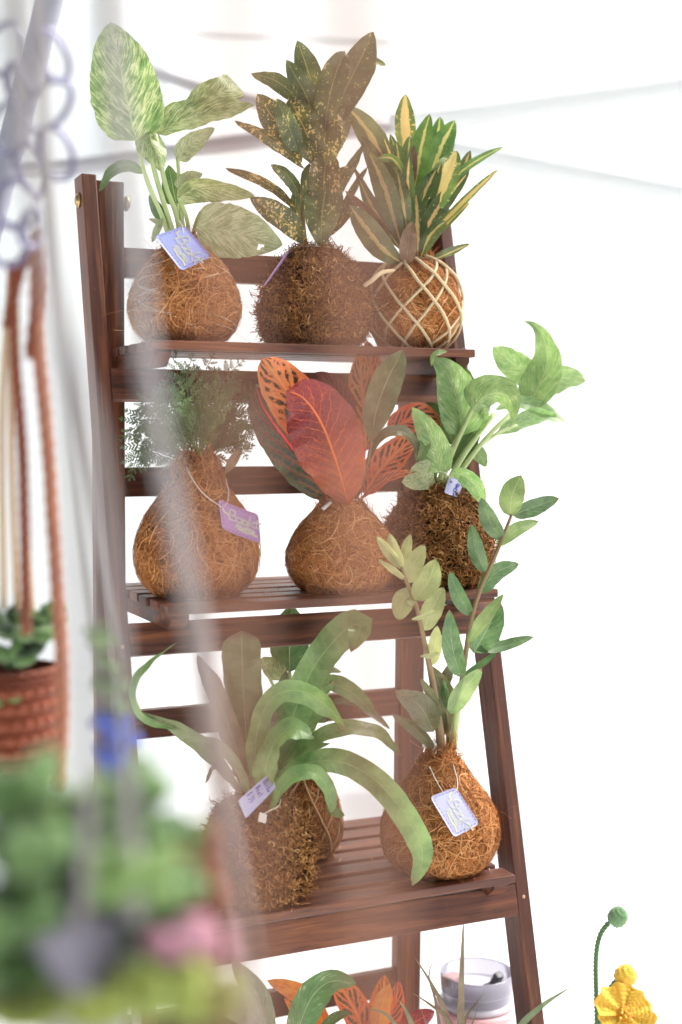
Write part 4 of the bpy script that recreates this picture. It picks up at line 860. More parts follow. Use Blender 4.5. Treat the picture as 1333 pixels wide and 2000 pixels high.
def paper_tag(label, corners, ys, mat, prints, hole=(0.12, 0.12), stitched=True, bend=0.0, cat='tag', name='paper_tag', string=None, stitch_in=.06):
    """corners (photo pixels): start-top, end-top, end-bottom, start-bottom along the reading direction; u runs along the text, v downwards"""
    P = [at_y(c[0], c[1], yy) for c, yy in zip(corners, ys)]
    nrml = nrm(np.cross(P[1] - P[0], P[3] - P[0])); nrml *= np.sign(nrml @ (CAM - P[0])); Lu = np.linalg.norm(P[1] - P[0]); Lv = np.linalg.norm(P[3] - P[0])
    def at(u, v, lift=0.0):
        p = (1 - u) * (1 - v) * P[0] + u * (1 - v) * P[1] + u * v * P[2] + (1 - u) * v * P[3]
        return p + nrml * (lift + bend * math.sin(math.pi * u))
    r0 = empty(name, at(0.5, 1.0), label, cat, 'paper tags hung on the plants')
    n = 14; rr = 0.12; out = []
    def corner_clip(u, v):                                # rounded corners
        ru, rv = rr * min(1, Lv / Lu), rr * min(1, Lu / Lv)
        du, dv = max(ru - u, u - 1 + ru, 0) / ru, max(rv - v, v - 1 + rv, 0) / rv; d = math.hypot(du, dv)
        if d > 1:
            cu = min(max(u, ru), 1 - ru); cv = min(max(v, rv), 1 - rv); u = cu + (u - cu) / d; v = cv + (v - cv) / d
        return u, v
    V = []
    for lift in (0.0, -0.0005):
        for i in range(n + 1):
            for j in range(n + 1): V.append(at(*corner_clip(j / n, i / n), lift))
    g = grid_faces(n + 1, n + 1); k = (n + 1) ** 2; F = [tuple(q) for q in g] + [tuple(q[::-1] + k) for q in g]
    rim = [j for j in range(n + 1)] + [(i) * (n + 1) + n for i in range(1, n + 1)] + [n * (n + 1) + j for j in range(n - 1, -1, -1)] + [i * (n + 1) for i in range(n - 1, 0, -1)]
    F += [(rim[a], rim[(a + 1) % len(rim)], rim[(a + 1) % len(rim)] + k, rim[a] + k) for a in range(len(rim))]
    mesh_obj('card', V, F, mat, r0)
    def ribbon(lines, wd, lift, m, nm):
        VV, FF = [], []
        for ln in lines:
            if len(ln) > 3:
                q = smooth_path([(a, b, 0) for a, b in ln], len(ln) * 4)[:, :2]
            else: q = np.array(ln, float)
            C = np.array([at(u, v, lift) for u, v in q]); T = nrm(np.gradient(C, axis=0)); S = np.cross(T, nrml)
            o = len(VV); k_ = len(C)
            C[0] -= T[0] * wd * .4; C[-1] += T[-1] * wd * .4
            for a in range(k_): VV += [C[a] - S[a] * wd / 2, C[a] + S[a] * wd / 2]
            FF += [(o + 2 * a, o + 2 * a + 1, o + 2 * a + 3, o + 2 * a + 2) for a in range(k_ - 1)]
        return mesh_obj(nm, VV, FF, m, r0, smooth=False)
    if stitched:
        d = []; a, b = stitch_in * min(1, Lv / Lu) * 1.2, stitch_in * 1.2
        for k_ in range(9):
            x = a * 1.5 + (1 - 3 * a) * (k_ + .15) / 9; w = (1 - 3 * a) * .5 / 9; d += [[(x, b), (x + w, b)], [(x, 1 - b), (x + w, 1 - b)]]
        for k_ in range(6):
            x = b * 1.5 + (1 - 3 * b) * (k_ + .15) / 6; w = (1 - 3 * b) * .5 / 6; d += [[(a, x), (a, x + w)], [(1 - a, x), (1 - a, x + w)]]
        ribbon(d, 0.0007, 0.0003, M['stitch'], 'stitching')
    for lines, wd, lift, m, nm in prints: ribbon(lines, wd, lift, m, nm)
    if string:
        for pts in string: tube('string', [at_y(p[0], p[1], p[2]) for p in pts], 0.0007, M['string'], r0, n=18, sides=6)
    return r0
def logo():
    f = lambda S: [[(a, 1 - b) for a, b in l] for l in S]
    L = strokes('Boskt', .24, .46, .34, .46, .1); L2 = strokes('mumu', .40, .27, .22, .55, .1); sw = [[(.08, .72), (.14, .60), (.2, .62), (.26, .5)], [(.45, .24), (.65, .2), (.8, .22), (.92, .18)]]
    A = f(L + L2 + sw)
    return [(A, 0.0021, 0.0003, M['print'], 'lettering'), (f(L + L2), 0.0006, 0.0006, M['print_line'], 'lettering_outline')]
yT = bA.y - 0.075
paper_tag('blue stitched paper tag tilted on the pothos ball on the top shelf', [(362, 440), (413, 501), (355, 529), (302, 461)], (yT + .02, yT - .008, yT - .012, yT + .015), M['card_blue'], logo(), string=[[(350, 430, yT + .03), (356, 440, yT + .015), (358, 456, yT + .009)]])
yT = bD.y - 0.078
paper_tag('lilac stitched paper tag on a white string on the fern ball', [(427, 974), (505, 1004), (510, 1061), (434, 1032)], (yT + .016, yT + .004, yT - .006, yT + .004), M['card_lilac'], logo(), bend=-0.004,
          string=[[(364, 912, bD.y - .03), (382, 945, yT + .02), (402, 968, yT + .012), (432, 990, yT + .006)], [(441, 935, bD.y - .02), (447, 962, yT + .012), (443, 984, yT + .006), (432, 991, yT + .006)]])
yT = bI.y - 0.088
paper_tag('white stitched paper tag hung in front of the upright leaflet plant', [(891, 1537), (938, 1609), (888, 1636), (840, 1556)], (yT + .022, yT, yT - .004, yT + .015), M['card_white'], logo(),
          string=[[(840, 1498, bI.y - .04), (850, 1520, yT + .03), (866, 1548, yT + .01)], [(886, 1494, bI.y - .04), (893, 1520, yT + .03), (894, 1536, yT + .016), (889, 1550, yT + .010)]])
f_ = lambda S: [[(a, 1 - b) for a, b in l] for l in S]
yT = bG.y - 0.07
paper_tag('white tag with blue handwriting leaning on the strap leaved fern', [(528, 1509), (541, 1538), (481, 1599), (466, 1563)], (yT + .03, yT + .022, yT - .004, yT + .004), M['card_white'],
          [(f_(strokes('Birds', .18, .74, .15, .95) + strokes('Nest', .14, .5, .15, 1.0) + strokes('$ 35', .10, .24, .16, .9)), 0.0008, 0.0004, M['ink'], 'handwriting')], stitched=False,
          string=[[(549, 1562, yT + .02), (545, 1574, yT + .005), (530, 1582, yT - .004), (517, 1589, yT - .006)]])
g_ = paper_tag('tiny blank white square tag on the moss ball of the strap leaved fern', [(508, 1586), (523, 1591), (520, 1609), (505, 1604)], (yT - .006,) * 4, M['string'], [], stitched=False)
yT = bF.y - 0.03
paper_tag('small white tag with a blue figure among the pale pothos stems', [(878, 930), (908, 940), (895, 972), (868, 962)], (yT, yT, yT - .01, yT - .01), M['card_white'], [(f_(strokes('8', .5, .25, .5, .6)), 0.0014, 0.0004, M['ink'], 'handwriting')], stitched=False,
          string=[[(858, 920, yT - .01), (872, 925, yT - .015), (884, 940, yT - .004)]])
yT = bB.y - 0.05
paper_tag('lilac paper tag seen edge on at the left of the gold spotted croton ball', [(560, 494), (574, 490), (530, 545), (514, 560)], (yT - .01, yT + .07, yT + .05, yT - .025), M['card_lilac'], [], stitched=False)
crumbs_v, crumbs_f, crumbs_a = [], [], []
for b_ in (bA, bB, bC, bD, bE, bF, bG, bH, bI):
    for _ in range(26):
        a = random.uniform(0, 6.28); rr_ = b_.rmax * random.uniform(.8, 1.35); x_ = b_.x + rr_ * math.cos(a); y_ = b_.y + rr_ * math.sin(a) * .9
        if abs(x_) > .235: continue
        zz_ = [q for q in SHELF.values() if abs(q[0] + Z0 - b_.zbase) < .001][0]
        if not zz_[1] + .004 < y_ < zz_[2] - .004: continue
        h_ = random.uniform(0, 6.28); L_ = random.uniform(.004, .016); o = len(crumbs_v); cv = random.uniform(-.6, .6); r_ = random.random()
        for q in range(5):
            f = q / 4; hh = h_ + cv * f * 2; x_ += math.cos(hh) * L_ / 4; y_ += math.sin(hh) * L_ / 4; zq = b_.zbase + .0012 + .0015 * math.sin(f * 3.14)
            for sd in (-1, 1): crumbs_v.append((x_ - sd * math.sin(hh) * .0005, y_ + sd * math.cos(hh) * .0005, zq)); crumbs_a.append(r_)
        crumbs_f += [(o + 2 * q, o + 2 * q + 1, o + 2 * q + 3, o + 2 * q + 2) for q in range(4)]
tag(mesh_obj('coir_crumbs', crumbs_v, crumbs_f, M['fibre'], attr=crumbs_a, kind='stuff'), 'loose coir crumbs scattered on the shelf slats', 'crumbs')
#==FRONT==
# ------------------------------------------------------------------ bottom shelf
def low_plant(x, y, r, label, name='root_ball_plant'):
    e = empty(name, (x, y, S4), label, 'plant', 'plants rising from the bottom shelf'); n, m = 16, 24; V = []
    for i in range(n):
        a = -math.pi / 2 + math.pi * (i + .5) / n
        for j in range(m):
            b = 2 * math.pi * j / m; q = r * math.cos(a) * (1 + .04 * math.sin(3 * b + i)); V.append((x + q * math.cos(b), y + q * math.sin(b), S4 + r * .86 + r * .86 * math.sin(a)))
    mesh_obj('coir_ball', V, [tuple(q) for q in grid_faces(n, m, True)] + [tuple(range(m))[::-1], tuple((n - 1) * m + k for k in range(m))], M['coir'], e)
    return e
def top_of(e, r): return np.array(e.location) + np.array([0, 0, r * 1.68])
def rise(e, r, tip, mat, rad=0.003):
    b = top_of(e, r); t = np.asarray(tip); m = (b + t) / 2 + np.array([0, -.01, .01]); tube('stem', [b - np.array([0, 0, .01]), m, t], (rad, rad * .8), M[mat], e, n=10, sides=6)
Y = 0.06; pQ = low_plant(at_y(700, 2150, Y)[0], Y, .055, 'small orange and black croton peeking up from the bottom shelf')
for m, pts, hw, pr, ro in (('petra_plain', [(650, 2040), (618, 1972), (578, 1936), (521, 1914)], 22, 'lance', 15), ('petra_vivid', [(715, 2040), (700, 1985), (678, 1945), (648, 1898)], 36, 'ovate', -8),
    ('petra_vivid', [(722, 2030), (740, 1985), (748, 1945), (752, 1904)], 30, 'ovate', 8), ('petra_vivid', [(740, 2040), (760, 1990), (772, 1955), (779, 1915)], 26, 'ovate', -15), ('petra_plain', [(735, 2045, -.03), (742, 2000, -.03), (748, 1960, -.03), (762, 1922, -.03)], 20, 'lance', 12),
    ('petra_vivid', [(620, 2030, -.01), (592, 1990, -.01), (572, 1965, -.01), (555, 1950, -.01)], 18, 'ovate', 0), ('petra_red', [(770, 2040, -.02), (800, 2005, -.02), (830, 1985, -.02), (850, 1975, -.02)], 28, 'ovate', 20)):
    o = leaf(pQ, m, pts, hw, Y, pr, roll=ro, n=20, m=9); rise(pQ, .055, at_y(pts[0][0], pts[0][1], Y + (pts[0][2] if len(pts[0]) > 2 else 0)), 'petiole_brown')
Y = -0.06; pR = low_plant(at_y(590, 2200, Y)[0], Y, .05, 'green leaf with silver flecks arching up at the bottom edge')
for m, pts, hw, ro, n_ in (('aglao', [(575, 2060), (590, 1990), (615, 1940), (650, 1916), (697, 1922)], 40, -20, 24), ('aglao', [(620, 2050), (640, 2005), (662, 1985), (688, 1978)], 16, 30, 16)):
    leaf(pR, m, pts, hw, Y, 'ovate', roll=ro, n=n_); rise(pR, .05, at_y(pts[0][0], pts[0][1], Y), 'petiole')
Y = -0.12; pR2 = low_plant(at_y(490, 2260, Y)[0], Y, .05, 'pink flecked grey green leaf at the bottom edge beside the blurred planter')
for pts, hw, ro in (([(528, 2080), (520, 2010), (500, 1938), (452, 1874)], 27, 12), ([(505, 2080), (488, 2020), (470, 1990), (440, 1985)], 20, -20)):
    leaf(pR2, 'aglao_pink', pts, hw, Y, 'lance', roll=ro); rise(pR2, .05, at_y(pts[0][0], pts[0][1], Y), 'petiole')
Y = -0.10; pS = low_plant(at_y(880, 2200, Y)[0], Y, .05, 'slender brown bladed grassy plant in front of the pink tumbler')
for m, pts, hw in (('blade', [(898, 2090), (900, 1990), (902, 1900), (906, 1786)], 10), ('blade', [(888, 2090), (872, 1985), (843, 1922), (808, 1866)], 8), ('blade', [(870, 2090), (852, 1960), (838, 1905), (854, 1860)], 5), ('blade', [(905, 2090), (880, 1998), (845, 1965), (801, 1936)], 7),
    ('blade', [(895, 2090), (908, 1995), (928, 1962), (948, 1938)], 6), ('blade', [(900, 2090), (920, 2010), (928, 1985), (934, 1965)], 4), ('blade_green', [(840, 2090), (806, 2005), (792, 1972), (776, 1950)], 11), ('blade', [(860, 2090), (832, 2000), (826, 1980), (822, 1964)], 4), ('blade_green', [(820, 2090), (770, 1998), (742, 1975), (714, 1972)], 8)):
    leaf(pS, m, pts, hw, Y, 'blade', name='blade', n=16, m=5, wav=.02)
Y = -0.15; pS2 = low_plant(at_y(950, 2300, Y)[0], Y, .045, 'single grey green grassy blade reaching past the right post at the bottom')
leaf(pS2, 'blade_green', [(975, 2150), (1010, 2020), (1055, 1968), (1118, 1926)], 12, Y, 'blade', name='blade', wav=.02)

# tumbler with clear lid
M['pink'] = mat_plain('pink_powder_coat', srgb('e0aeb0'), 0.45, 0.4, bump=(900, 0.0002), var=0.05)
t = NT('clear_lid'); t.base(srgb('d8d6e2'), 0.12, 0.5); t.b.inputs['Transmission Weight'].default_value = 0.75; t.b.inputs['IOR'].default_value = 1.3; M['clear'] = t.m
M['smoke'] = mat_plain('grey_lilac_gasket', srgb('c3c0ca'), 0.35, 0.4); M['dark'] = mat_plain('dark_flip_tab', srgb('23222c'), 0.4, 0.5); M['taupe'] = mat_plain('taupe_latch', srgb('9a7f80'), 0.4, 0.4)
Y = 0.11; c = at_y(931, 1960, Y); kk = depth_of(c) / F_PX; tum = empty('tumbler', (c[0], Y, S4), 'pink tumbler with a clear flip lid behind the slender blades', 'tumbler')
def lathe(name, prof, mat, parent, cx, cy, m=40, cap=True):
    V = [(cx + r * math.cos(a), cy + r * math.sin(a), z) for r, z in prof for a in np.linspace(0, 2 * np.pi, m, endpoint=False)]
    F = [tuple(q) for q in grid_faces(len(prof), m, True)]
    if cap: F += [tuple(range(m))[::-1], tuple((len(prof) - 1) * m + k for k in range(m))]
    return mesh_obj(name, V, F, mat, parent)
zr = c[2]; R0 = 78 * kk
lathe('body', [(R0 * .72, S4 + .001), (R0 * .8, S4 + .01), (R0 * .98, zr - .01), (R0 * 1.06, zr - .004), (R0 * 1.06, zr - .001), (R0 * .9, zr)], M['pink'], tum, c[0], Y)
lathe('gasket', [(R0 * .90, zr), (R0 * .94, zr + .004), (R0 * .94, zr + .009), (R0 * .90, zr + .011)], M['smoke'], tum, c[0], Y)
lathe('lid', [(R0 * .86, zr + .011), (R0 * .90, zr + .020), (R0 * .92, zr + .050), (R0 * .90, zr + .054), (R0 * .86, zr + .052), (R0 * .84, zr + .026), (R0 * .3, zr + .024), (.001, zr + .024)], M['clear'], tum, c[0], Y, cap=False)
lathe('lid_plate', [(R0 * .8, zr + .024), (R0 * .82, zr + .028), (R0 * .6, zr + .030), (.002, zr + .030)], M['smoke'], tum, c[0], Y)
p = at_y(970, 1930, Y - .02); board('flip_tab', (.016, .012, .026), (p[0], Y - .02, zr + .042), M['dark'], tum, rot=(.5, 0, .3), bev=.003); board('flip_hinge', (.030, .016, .008), (p[0] - .004, Y - .015, zr + .032), M['dark'], tum, rot=(0, 0, .3), bev=.002)
p = at_y(884, 1908, Y); board('latch', (.030, .026, .018), (p[0], Y, zr + .046), M['taupe'], tum, rot=(0, 0, .4), bev=.004)

# ------------------------------------------------------------------ crochet
def crochet_geo(c, ax, rows=12, cols=16, amp=0.12, up=(0, 0, 1), seed=0.0, res=4):
    """an ellipsoid covered with rows of stitches"""
    c = np.asarray(c, float); n, m = rows * res, cols * res; w = nrm(np.asarray(up, float)); u = nrm(np.cross(w, [0.3, 1, 0.1])); v = np.cross(w, u)
    lat = np.linspace(-np.pi / 2 + .03, np.pi / 2 - .03, n); lon = np.linspace(0, 2 * np.pi, m, endpoint=False); LA, LO = np.meshgrid(lat, lon, indexing='ij')
    row = (LA / np.pi + .5) * rows; off = np.floor(row) * 0.5
    b = np.abs(np.sin(np.pi * row)) ** 0.7 * (0.45 + 0.55 * np.abs(np.sin(LO * cols / 2 + off * np.pi + (row % 1) * 0.9)) ** 0.7)
    r = 1 + amp * (b - .5) * np.cos(LA) ** .3 + 0.05 * np.sin(2 * LO + seed) * np.cos(3 * LA + seed)
    X = r * np.cos(LA) * np.cos(LO) * ax[0]; Yy = r * np.cos(LA) * np.sin(LO) * ax[1]; Zz = r * np.sin(LA) * ax[2]
    V = c + X[..., None] * u + Yy[..., None] * v + Zz[..., None] * w; V = V.reshape(-1, 3)
    F = [tuple(q) for q in grid_faces(n, m, True)] + [tuple(range(m))[::-1], tuple((n - 1) * m + k for k in range(m))]
    return V, F, np.zeros((len(V), 2))
def crochet(name, parent, mat, c, ax, **k):
    V, F, U = crochet_geo(c, ax, **k); return mesh_obj(name, V, F, mat, parent)
M['y_green'] = mat_yarn('sage_yarn', srgb('6c9066')); M['y_stem'] = mat_yarn('stem_yarn', srgb('5f8456')); M['y_yellow'] = mat_yarn('yellow_yarn', srgb('ecc24a')); M['y_gold'] = mat_yarn('gold_yarn', srgb('d4921f'))
DF = 1.84; kf = DF / F_PX
stem_low = at_depth(1168, 2330, DF)
e = empty('crochet_bud', stem_low, 'round green crochet bud on a bent green stem at bottom right', 'crochet flower', 'crochet flowers at bottom right')
C = smooth_path([stem_low, at_depth(1166, 2000, DF), at_depth(1164, 1880, DF), at_depth(1172, 1828, DF), at_depth(1190, 1801, DF)], 60)
V, F, U = twisted_geo(C, 5.0 * kf, 2, 16 * kf); mesh_obj('stem', V, F, M['y_stem'], e, uv=U)
crochet('bud', e, M['y_green'], at_depth(1207, 1791, DF), np.array([19, 19, 20]) * kf, rows=7, cols=12, amp=.16, up=nrm(RT * .5 + UP * .9 - FW * .5))
s2 = at_depth(1180, 2330, DF - .03)
e = empty('crochet_bud', s2, 'small yellow crochet bud just above the yellow crochet flower', 'crochet flower', 'crochet flowers at bottom right')
C = smooth_path([s2, at_depth(1172, 2020, DF - .01), at_depth(1176, 1956, DF - .01), at_depth(1203, 1915, DF - .01)], 40)
V, F, U = twisted_geo(C, 4.5 * kf, 2, 16 * kf); mesh_obj('stem', V, F, M['y_stem'], e, uv=U)
crochet('bud', e, M['y_yellow'], at_depth(1222, 1906, DF - .01), np.array([21, 21, 21]) * kf, rows=6, cols=10, amp=.22, up=nrm(RT * .6 + UP * .8 - FW * .6))
s3 = at_depth(1200, 2330, DF - .06); fc = at_depth(1219, 1982, DF - .04)
e = empty('crochet_flower', s3, 'open yellow crochet flower cut off by the bottom edge at right', 'crochet flower', 'crochet flowers at bottom right')
tube('stem', [s3, at_depth(1208, 2080, DF - .05), fc + FW * .02], 4.5 * kf, M['y_stem'], e)
fn = nrm(-FW * .8 + UP * .55 + RT * .1); fu = nrm(np.cross(fn, [0, 0, 1])); fv = np.cross(fn, fu)
for k_ in range(6):
    a0 = k_ * math.pi / 3 + .4; nr, na = 40, 44; V = []; lay = []; RR = 58 * kf * (0.93 + 0.12 * ((k_ * 7) % 3) / 2)
    for side in (0, 1):
        for i in range(nr):
            r = 0.16 + 0.84 * i / (nr - 1)
            for j in range(na):
                f = -1 + 2 * j / (na - 1); ph = a0 + f * 0.76 * (1 - 0.08 * r); edge = 1 - 0.15 * abs(f) ** 3 + 0.035 * math.sin(f * 9 + k_)
                st = abs(math.sin(math.pi * r * 7)) ** .7 * (0.4 + 0.6 * abs(math.sin(f * 8 + math.floor(r * 7) * 1.57)) ** .7)
                h = (0.20 * r ** 1.6 + 0.07 * r * math.sin(f * 5.5 + k_ * 1.7) + (0.05 if k_ % 2 else 0)) * RR + (st * 2.0 - 1.0) * kf * (1 if side == 0 else -1) + (1.6 * kf if side == 0 else -1.6 * kf) * (1 - r * .5)
                V.append(fc + (fu * math.cos(ph) + fv * math.sin(ph)) * (r * RR * edge) + fn * h)
    g = grid_faces(nr, na); F = [tuple(q) for q in g] + [tuple(q[::-1] + nr * na) for q in g]; o_ = nr * na
    rim = [j for j in range(na)] + [i * na + na - 1 for i in range(1, nr)] + [(nr - 1) * na + j for j in range(na - 2, -1, -1)] + [i * na for i in range(nr - 2, 0, -1)]
    F += [(rim[q], rim[(q + 1) % len(rim)], rim[(q + 1) % len(rim)] + o_, rim[q] + o_) for q in range(len(rim))]
    mesh_obj('petal', V, F, M['y_yellow'], e)
crochet('centre', e, M['y_gold'], fc + fn * 3 * kf, np.array([16, 16, 9]) * kf, rows=5, cols=8, amp=.3, up=fn)
for k_ in range(9):
    a = k_ * .7; q = fc + fn * 9 * kf + (fu * math.cos(a) + fv * math.sin(a)) * (5 + 8 * (k_ % 2)) * kf
    tube('stamen', [q, q + fn * 7 * kf + fu * 3 * kf, q + fn * 10 * kf + (fu * math.cos(a) + fv * math.sin(a)) * 6 * kf], 2.2 * kf, M['y_yellow'], e, n=8, sides=6)

# ------------------------------------------------------------------ hanging planters in the foreground, left
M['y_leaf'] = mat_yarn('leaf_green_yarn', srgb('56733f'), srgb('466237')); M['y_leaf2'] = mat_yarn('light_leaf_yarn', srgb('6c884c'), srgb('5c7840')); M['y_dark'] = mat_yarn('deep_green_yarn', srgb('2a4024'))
M['y_lime'] = mat_yarn('lime_yarn', srgb('7f8a3e'), srgb('74823c')); M['y_pink'] = mat_yarn('pink_yarn', srgb('a97888')); M['y_lilac'] = mat_yarn('lilac_yarn', srgb('a39eae'), srgb('948f9e')); M['y_rust'] = mat_yarn('rust_yarn', srgb('8a4a2c'), srgb('6e3420'))
M['y_brown'] = mat_yarn('brown_yarn', srgb('7d4029'), srgb('6a3421')); M['y_cream'] = mat_yarn('cream_yarn', srgb('cdb9a0')); M['y_blue'] = mat_yarn('blue_yarn', srgb('1848b0'), srgb('123a98')); M['y_grey'] = mat_yarn('grey_lilac_yarn', srgb('96928f'), srgb('8a8688')); M['y_beige'] = mat_yarn('beige_yarn', srgb('c3ab8c'))
M['y_tan'] = mat_yarn('tan_brown_yarn', srgb('9a6248'), srgb('875440')); M['y_rose'] = mat_yarn('rosy_brown_yarn', srgb('8f6450'), srgb('835a46'))
M['steel'] = mat_plain('bright_steel', srgb('6f6d86'), 0.35, 0.5, metal=0.6)
def cluster(parent, mat, px, py, rpx, d, n=9, seed=0, name='crochet_leaf', fat=1.0):
    """a rosette of crocheted leaves"""
    R = random.Random(seed); c = at_depth(px, py, d); k = d / F_PX
    for i in range(n):
        a = i * 2.4 + R.uniform(-.3, .3); el = R.uniform(-.1, 1.1); o = nrm(RT * math.cos(a) * math.cos(el) - FW * (math.sin(a) * math.cos(el)) + np.array([0, 0, math.sin(el)]))
        L = rpx * k * R.uniform(.75, 1.1); crochet(name, parent, mat, c + o * L * .55, (L * .26 * fat, L * .36 * fat, L * .55), rows=9, cols=10, amp=.14, up=o, seed=i, res=3)
def cord(parent, mat, pts, d, r, name='cord', strands=3):
    C = smooth_path([at_depth(x, y, dd) for (x, y), dd in zip(pts, d if hasattr(d, '__len__') else [d] * len(pts))], 60)
    V, F, U = twisted_geo(C, r, strands); return mesh_obj(name, V, F, mat, parent, uv=U)
D1 = 0.66; k1 = D1 / F_PX
hp = empty('hanging_planter', at_depth(165, 2080, D1), 'grey lilac crochet planter with pale green and pink crochet plants hanging nearest, bottom left', 'hanging planter', 'crochet planters hanging at left')
def stitched_pot(parent, mat, cx, d, prof, rows, cols, amp=.05, name='pot'):
    """prof: (py, half width px) from rim to foot"""
    zs = [at_depth(cx, q[0], d) for q in prof]; k = d / F_PX; n = rows * 4; m = cols * 4; c0 = at_depth(cx, prof[0][0], d); V = []
    Z = np.interp(np.linspace(0, 1, n), np.linspace(0, 1, len(prof)), [q[2] for q in zs]); Rr = np.interp(np.linspace(0, 1, n), np.linspace(0, 1, len(prof)), [q[1] * k for q in prof])
    for i in range(n):
        row = i / 4.0; a = np.linspace(0, 2 * np.pi, m, endpoint=False)
        b = abs(math.sin(math.pi * row)) ** .7 * (0.4 + .6 * np.abs(np.sin(a * cols / 2 + math.floor(row) * math.pi / 2)) ** .7); r = Rr[i] * (1 + amp * (b - .5))
        V.append(np.stack([c0[0] + r * np.cos(a), c0[1] + r * np.sin(a), np.full(m, Z[i])], 1))
    return mesh_obj(name, np.vstack(V), [tuple(q) for q in grid_faces(n, m, True)] + [tuple((n - 1) * m + q for q in range(m))], mat, parent)
stitched_pot(hp, M['y_lilac'], 165, D1, [(1775, 80), (1800, 92), (1900, 100), (2000, 92), (2080, 60)], 12, 22)
for i, (m, x, y, r, dd) in enumerate((('y_leaf', 40, 1585, 85, 0), ('y_leaf', 232, 1560, 70, .02), ('y_leaf2', 120, 1640, 70, .03), ('y_leaf', 60, 1700, 75, -.02), ('y_leaf', 250, 1650, 60, .02), ('y_leaf2', 255, 1745, 80, -.03), ('y_leaf', 330, 1745, 60, .0), ('y_leaf', 0, 1800, 85, -.02),
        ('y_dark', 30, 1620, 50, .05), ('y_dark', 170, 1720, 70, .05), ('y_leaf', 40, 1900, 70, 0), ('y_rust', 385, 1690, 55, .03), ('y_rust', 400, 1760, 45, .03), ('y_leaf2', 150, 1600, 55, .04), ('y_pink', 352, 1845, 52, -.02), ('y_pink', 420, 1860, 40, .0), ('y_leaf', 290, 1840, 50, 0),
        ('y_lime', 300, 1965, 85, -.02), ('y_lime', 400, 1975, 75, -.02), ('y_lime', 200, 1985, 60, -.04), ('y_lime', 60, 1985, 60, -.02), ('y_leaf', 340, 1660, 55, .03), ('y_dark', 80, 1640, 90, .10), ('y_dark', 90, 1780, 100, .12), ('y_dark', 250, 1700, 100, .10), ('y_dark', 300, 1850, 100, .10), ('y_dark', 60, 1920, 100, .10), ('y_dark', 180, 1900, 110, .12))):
    cluster(hp, M[m], x, y, r * 1.3, D1 + dd, n=7, seed=i, fat=1.35)
for pts in ([(214, -160), (222, 100), (258, 420), (290, 720), (340, 1000), (378, 1200), (404, 1400), (438, 1650), (476, 1850), (510, 2040)], [(10, -160), (45, 250), (105, 560), (184, 850), (222, 1100), (240, 1400), (268, 1800)], [(30, -160), (62, 300), (100, 560), (140, 900), (162, 1300), (172, 1600), (160, 1800)]):
    cord(hp, M['y_grey'], pts, [0.60] * (len(pts) - 3) + [.60, .61, .62], 0.0046 if pts[0][0] == 214 else 0.0032)

D2 = 1.32
hb = empty('hanging_planter', at_depth(20, 1545, D2), 'brown crochet basket with green crochet leaves hung on brown and beige cords at left', 'hanging planter', 'crochet planters hanging at left')
stitched_pot(hb, M['y_brown'], 22, D2, [(1300, 92), (1330, 98), (1430, 95), (1512, 84)], 10, 26, .17, 'basket'); stitched_pot(hb, M['y_cream'], 22, D2, [(1512, 86), (1530, 86), (1545, 60)], 3, 34, .06, 'basket_foot')
for i, (m, x, y, r) in enumerate((('y_leaf', 68, 1235, 55), ('y_leaf', 25, 1290, 55), ('y_leaf2', 10, 1365, 45), ('y_dark', 60, 1275, 45), ('y_leaf', 92, 1210, 38), ('y_dark', 10, 1225, 55), ('y_leaf2', 40, 1240, 45))): cluster(hb, M[m], x, y, r, D2 - .03, n=9, seed=40 + i)
for m, pts, r in (('y_brown', [(70, 450), (74, 560), (62, 700)], .007), ('y_brown', [(25, 510), (30, 700), (45, 900), (52, 1240)], .0055), ('y_tan', [(70, 455), (72, 640), (92, 860), (108, 1100), (122, 1330), (118, 1540)], .0065), ('y_beige', [(22, 520), (5, 800), (8, 1190)], .0036), ('y_beige', [(24, 520), (22, 850), (34, 1200)], .0036), ('y_beige', [(30, 560), (40, 860), (66, 1230)], .0036), ('y_brown', [(60, 480), (35, 540), (15, 640)], .006)):
    cord(hb, M[m], pts, D2 - .16 if m != 'y_beige' else D2 - .03, r * .9)
D3 = 0.95
h3 = empty('hanging_planter', at_depth(222, 1520, D3), 'hanging blue crochet blossoms with trailing light green leaves in front of the left post', 'hanging planter', 'crochet planters hanging at left')
for i, (x, y, r) in enumerate(((218, 1412, 42), (232, 1450, 44), (220, 1490, 44), (236, 1510, 36), (226, 1545, 34))): cluster(h3, M['y_blue'], x, y, r, D3, n=7, seed=90 + i, name='crochet_petal')
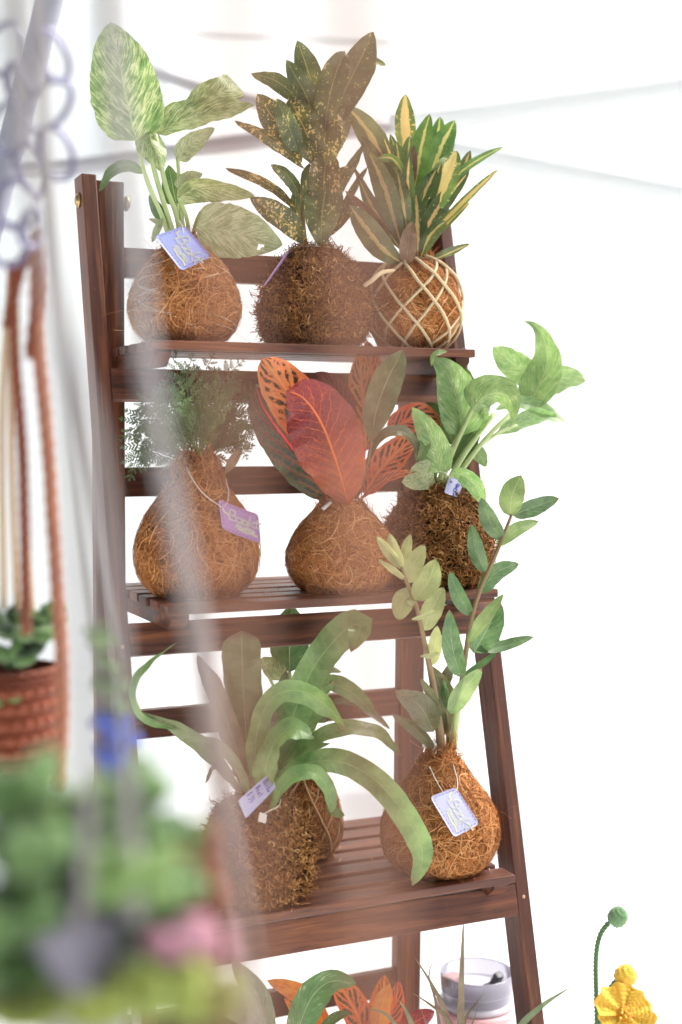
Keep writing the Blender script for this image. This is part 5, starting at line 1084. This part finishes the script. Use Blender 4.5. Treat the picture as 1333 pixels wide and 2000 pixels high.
for i, (x, y, r) in enumerate(((200, 1262, 30), (216, 1310, 32), (226, 1355, 32), (188, 1240, 24), (236, 1385, 28), (206, 1340, 28))): cluster(h3, M['y_leaf2'], x, y, r, D3, n=7, seed=70 + i)
cord(h3, M['y_grey'], [(70, -150), (100, 400), (160, 1000), (205, 1400)], D3, .0022); cord(h3, M['y_grey'], [(72, -150), (112, 500), (190, 1050), (246, 1400)], D3, .0022)

# two brown cords hanging close in front
hv = empty('macrame_hanger', at_depth(500, 2300, .27), 'blurred brown macrame hanger cord close in front of the fern, nearer the left post', 'macrame hanger', 'brown macrame hangers close in front')
cord(hv, M['y_rose'], [(455, -500), (455, 400), (460, 1300), (500, 2300)], .29, .0038)
hv = empty('macrame_hanger', at_depth(735, 2300, .27), 'blurred brown macrame hanger cord close in front of the red croton, further right', 'macrame hanger', 'brown macrame hangers close in front')
cord(hv, M['y_rose'], [(685, -500), (692, 400), (722, 1300), (735, 2300)], .29, .0042)

# chain at top left
DC = 1.1; kc = DC / F_PX
ch = empty('hanging_chain', at_depth(45, 520, DC), 'silver link chain with hooks hanging in the top left corner', 'chain')
for i, (x, y, rx, ry, ro, tilt) in enumerate(((10, 95, 34, 52, -20, .2), (38, 175, 30, 50, 25, .9), (20, 250, 34, 52, -15, .3), (98, 205, 32, 60, -35, .5), (60, 330, 34, 54, 20, .8), (30, 400, 38, 46, 10, .3), (62, 445, 26, 40, -20, .9), (15, 478, 36, 40, 0, .4), (112, 300, 30, 50, 15, .4), (105, 110, 30, 50, 25, .7))):
    a = np.linspace(0, 2 * np.pi, 33); c = at_depth(x, y, DC); ca, sa = math.cos(math.radians(ro)), math.sin(math.radians(ro)); px = rx * np.cos(a); py = ry * np.sin(a)
    P = c + ((px * ca - py * sa) * kc)[:, None] * (RT * math.cos(tilt) + FW * math.sin(tilt)) + ((px * sa + py * ca) * kc)[:, None] * UP
    V, F, U = tube_geo(P, 6.5 * kc, 8, False); mesh_obj('link', V, F, M['steel'], ch)
